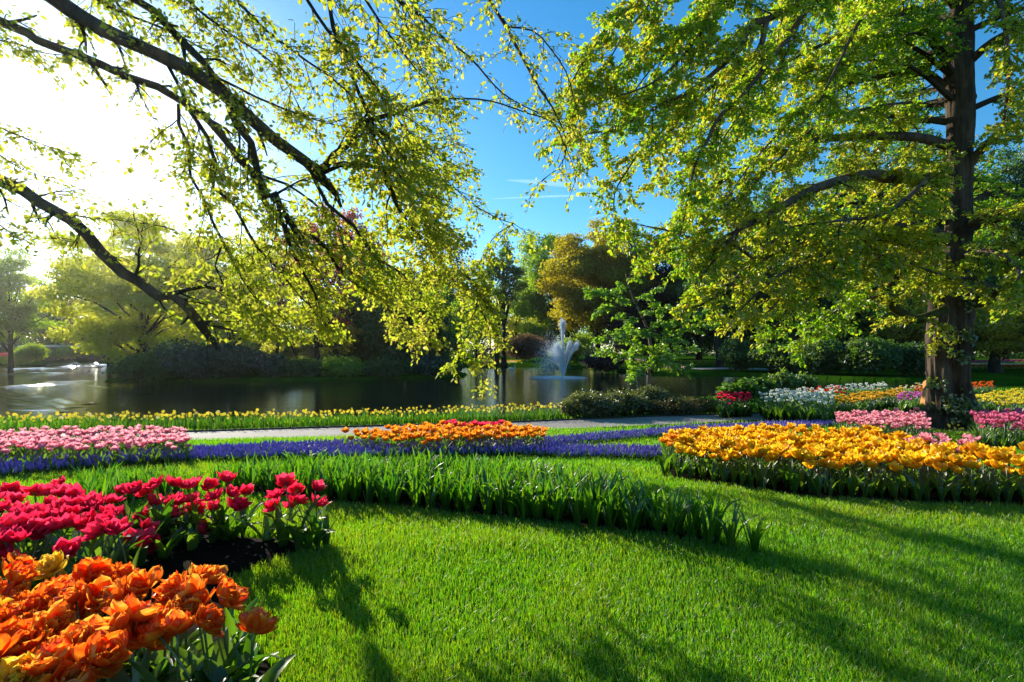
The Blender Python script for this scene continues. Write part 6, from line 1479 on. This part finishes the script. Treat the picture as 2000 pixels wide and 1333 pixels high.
    b = MB(); th = np.linspace(0, 1.9, 8); ph = np.arange(16) * 6.283 / 16; T, Pp = np.meshgrid(th, ph, indexing='ij')
    v = np.stack([.098 * np.sin(T) * np.cos(Pp), .115 * np.sin(T) * np.sin(Pp) + .015, 1.50 + .125 * np.cos(T)], -1).reshape(-1, 3); i = np.arange(7)[:, None] * 16; j = np.arange(16)[None]
    b.add(v, np.stack([i + j, i + 16 + j, i + 16 + (j + 1) % 16, i + (j + 1) % 16], -1).reshape(-1, 4)); o = b.build('hair', [M_HAIR], pr, smooth=True); o.rotation_euler = (0, 0, R(75))

    # ---- far left pavilion with a pale flat roof
    M_ROOF = plain('pale_roof', (.62, .55, .46), .7, .3, .1, 3); M_DWALL = plain('dark_timber', (.06, .035, .03), .8, .2, .3, 4); M_GLASS = plain('dark_glass', (.02, .022, .025), .12, .6)
    pv = empty('pavilion', (-96, 122, -.4)); tag(pv, 'low dark pavilion with a pale flat roof on the far left bank', 'pavilion')
    def box(mb, c, s):
        c = np.array(c, float); s = np.array(s, float) / 2
        v = np.array([(x, y, z) for x in (-1, 1) for y in (-1, 1) for z in (-1, 1)]) * s + c
        mb.add(v, [(0, 1, 3, 2), (4, 6, 7, 5), (0, 4, 5, 1), (2, 3, 7, 6), (0, 2, 6, 4), (1, 5, 7, 3)])
    b = MB(); box(b, (0, 0, 1.6), (46, 9, 3.2)); b.build('wall', [M_DWALL], pv)
    b = MB(); box(b, (0, 0, 3.45), (52, 13, .5)); b.build('roof', [M_ROOF], pv)
    for k in range(9):
        b = MB(); box(b, (-20 + 5 * k, -4.56, 1.7), (3.4, .1, 2.0)); b.build('window', [M_GLASS], pv)
    # ---- far flower strips: specks of colour nobody could count
    def strip(name, label, pts, w, h, mats, seed, n):
        rng = np.random.default_rng(seed); P = smooth_pts(np.array([(a, b, 0) for a, b in pts], float), 1.0)
        k = rng.integers(0, len(P), n); x = P[k, 0] + rng.normal(size=n) * .4; y = P[k, 1] + (rng.random(n) - .5) * w; z = ground(x, y)
        mb = MB(); add_leaves(mb, np.stack([x, y, z + h * (.8 + .3 * rng.random(n))], -1), unit(rng, n), np.array((0, 0, 1.)) + .5 * rng.normal(size=(n, 3)), .22 * (.7 + .6 * rng.random(n)), rng.random(n), 0, CARD, CARDQ)
        m2 = n; x = P[k, 0] + rng.normal(size=n) * .4; y = P[k, 1] + (rng.random(n) - .5) * w; z = ground(x, y)
        add_leaves(mb, np.stack([x, y, z + h * .75 * rng.random(n)], -1), np.array((0, 0, 1.)) + .3 * rng.normal(size=(n, 3)), unit(rng, n), .26 * (.7 + .6 * rng.random(n)), rng.random(n), 1, CARD, CARDQ)
        tag(mb.build(name, [mats, F_MID]), label, 'flower strip', kind='stuff')
    def fp(px, d): return ((px - 1000) / 1000 * d, d)
    strip('tulip_strip', 'far strip of buff-pink tulips along the opposite bank', [fp(1140, 84), fp(1180, 68), fp(1240, 61), fp(1325, 60.5)], 3.0, .5, P_CREAM if STAGE < 3 else foliage('buff_petal', [(.62, .38, .26), (.7, .48, .34)], [(.8, .5, .36), (.85, .6, .45)], .4, 0), 901, 2600)
    strip('tulip_strip', 'far dark red tulips behind the buff-pink strip', [fp(1145, 92), fp(1250, 78)], 2.0, .8, foliage('far_red_petal', [(.35, .03, .03)], [(.6, .05, .04)], .4, 0), 902, 700)
    strip('tulip_strip', 'far orange and yellow tulips beside the twin-trunked tree', [fp(945, 100), fp(1010, 99)], 2.2, .5, foliage('far_orange_petal', [(.6, .2, .03), (.7, .5, .1)], [(.9, .3, .04), (.95, .7, .1)], .4, 0), 903, 700)
    strip('tulip_strip', 'far white and yellow tulips edging the lawn across the pond', [fp(940, 96), fp(1000, 95)], 1.6, .4, foliage('far_white_petal', [(.7, .7, .4), (.8, .8, .75)], [(.8, .8, .4), (.9, .9, .8)], .4, 0), 904, 500)
    strip('tulip_strip', 'far green and yellow row before the straight trunk', [fp(1340, 75), fp(1398, 74)], 2.0, .7, foliage('far_yellow_petal', [(.12, .2, .02), (.7, .55, .05)], [(.2, .4, .02), (.9, .7, .05)], .4, 0), 905, 500)
    strip('tulip_strip', 'far magenta and red tulips seen right of the old trunk', [fp(1890, 70), fp(2010, 70)], 2.2, .6, foliage('far_magenta_petal', [(.6, .06, .3), (.7, .2, .2)], [(.8, .1, .45), (.9, .3, .25)], .4, 0), 906, 900)
    strip('tulip_strip', 'far white and yellow tulips right of the old trunk', [fp(1890, 64), fp(2010, 64)], 1.6, .45, foliage('far_pale_petal', [(.7, .6, .2), (.8, .8, .7)], [(.9, .8, .3), (.9, .9, .8)], .4, 0), 907, 700)
    strip('tulip_strip', 'far red tulips in the shade at the right', [fp(1885, 60), fp(2010, 60)], 1.6, .4, foliage('far_scarlet_petal', [(.6, .06, .02), (.6, .1, .04)], [(.9, .1, .04), (.9, .2, .06)], .4, 0), 908, 700)
    strip('azalea_bank', 'rounded bank of red-pink flowers at the far left water edge', [fp(-40, 101), fp(20, 102), fp(42, 102)], 4, 1.9, foliage('far_azalea', [(.6, .06, .10), (.7, .15, .2)], [(.9, .1, .15), (.95, .25, .3)], .4, 0), 909, 2200)
    # far path on the opposite bank
    sheet([fp(1335, 64), fp(1420, 63), fp(1560, 57), fp(1560, 59.5), fp(1420, 67), fp(1335, 69)], 'far_path', M_PATH, .03, 1.0)

# ================================================================== VAPOUR TRAILS HIGH IN THE SKY
cm, N, L, out = nmat('vapour')
d_ = N.new('ShaderNodeBsdfTranslucent'); d_.inputs[0].default_value = (.9, .95, 1, 1); t_ = N.new('ShaderNodeBsdfTransparent'); x_ = N.new('ShaderNodeMixShader')
fz = mathn(N, L, 'MULTIPLY', noise(N, L, .0012, 5, coords(N), .65), .10); L.new(fz, x_.inputs[0])
L.new(t_.outputs[0], x_.inputs[1]); L.new(d_.outputs[0], x_.inputs[2]); L.new(x_.outputs[0], out.inputs['Surface'])
for tr_, w_ in (([(960, 389, 9000), (1060, 384.5, 9000), (1150, 382, 9000), (1230, 382, 9000)], 22), ([(1145, 428, 9000), (1190, 416, 9000)], 12), ([(990, 352, 9000), (1100, 360, 9000), (1200, 370, 9000)], 60)):
    P = smooth_pts(PX(tr_), 60); mb = MB(); tube(mb, P, w_ * np.sin(np.linspace(.15, math.pi - .15, len(P))), 10)
    tag(mb.build('vapour_trail', [cm], smooth=True), kind='structure')

# ================================================================== THE AIR
if HAZE > 0:
    hm, N, L, out = nmat('haze_air')
    pvn = N.new('ShaderNodeVolumePrincipled'); pvn.inputs['Color'].default_value = (1, .97, .92, 1)
    pvn.inputs['Density'].default_value = HAZE; pvn.inputs['Anisotropy'].default_value = .84
    L.new(pvn.outputs[0], out.inputs['Volume'])
    hb = MB(); lo = np.array((-1000., -120., -3.2)); hi = np.array((1000., 1300., 36.))
    hv = np.array([(x, y, z) for x in (lo[0], hi[0]) for y in (lo[1], hi[1]) for z in (lo[2], hi[2])])
    hb.add(hv, [(0, 1, 3, 2), (4, 6, 7, 5), (0, 4, 5, 1), (2, 3, 7, 6), (0, 2, 6, 4), (1, 5, 7, 3)])
    tag(hb.build('haze', [hm]), 'thin sunlit morning haze over the pond', 'haze', kind='stuff')
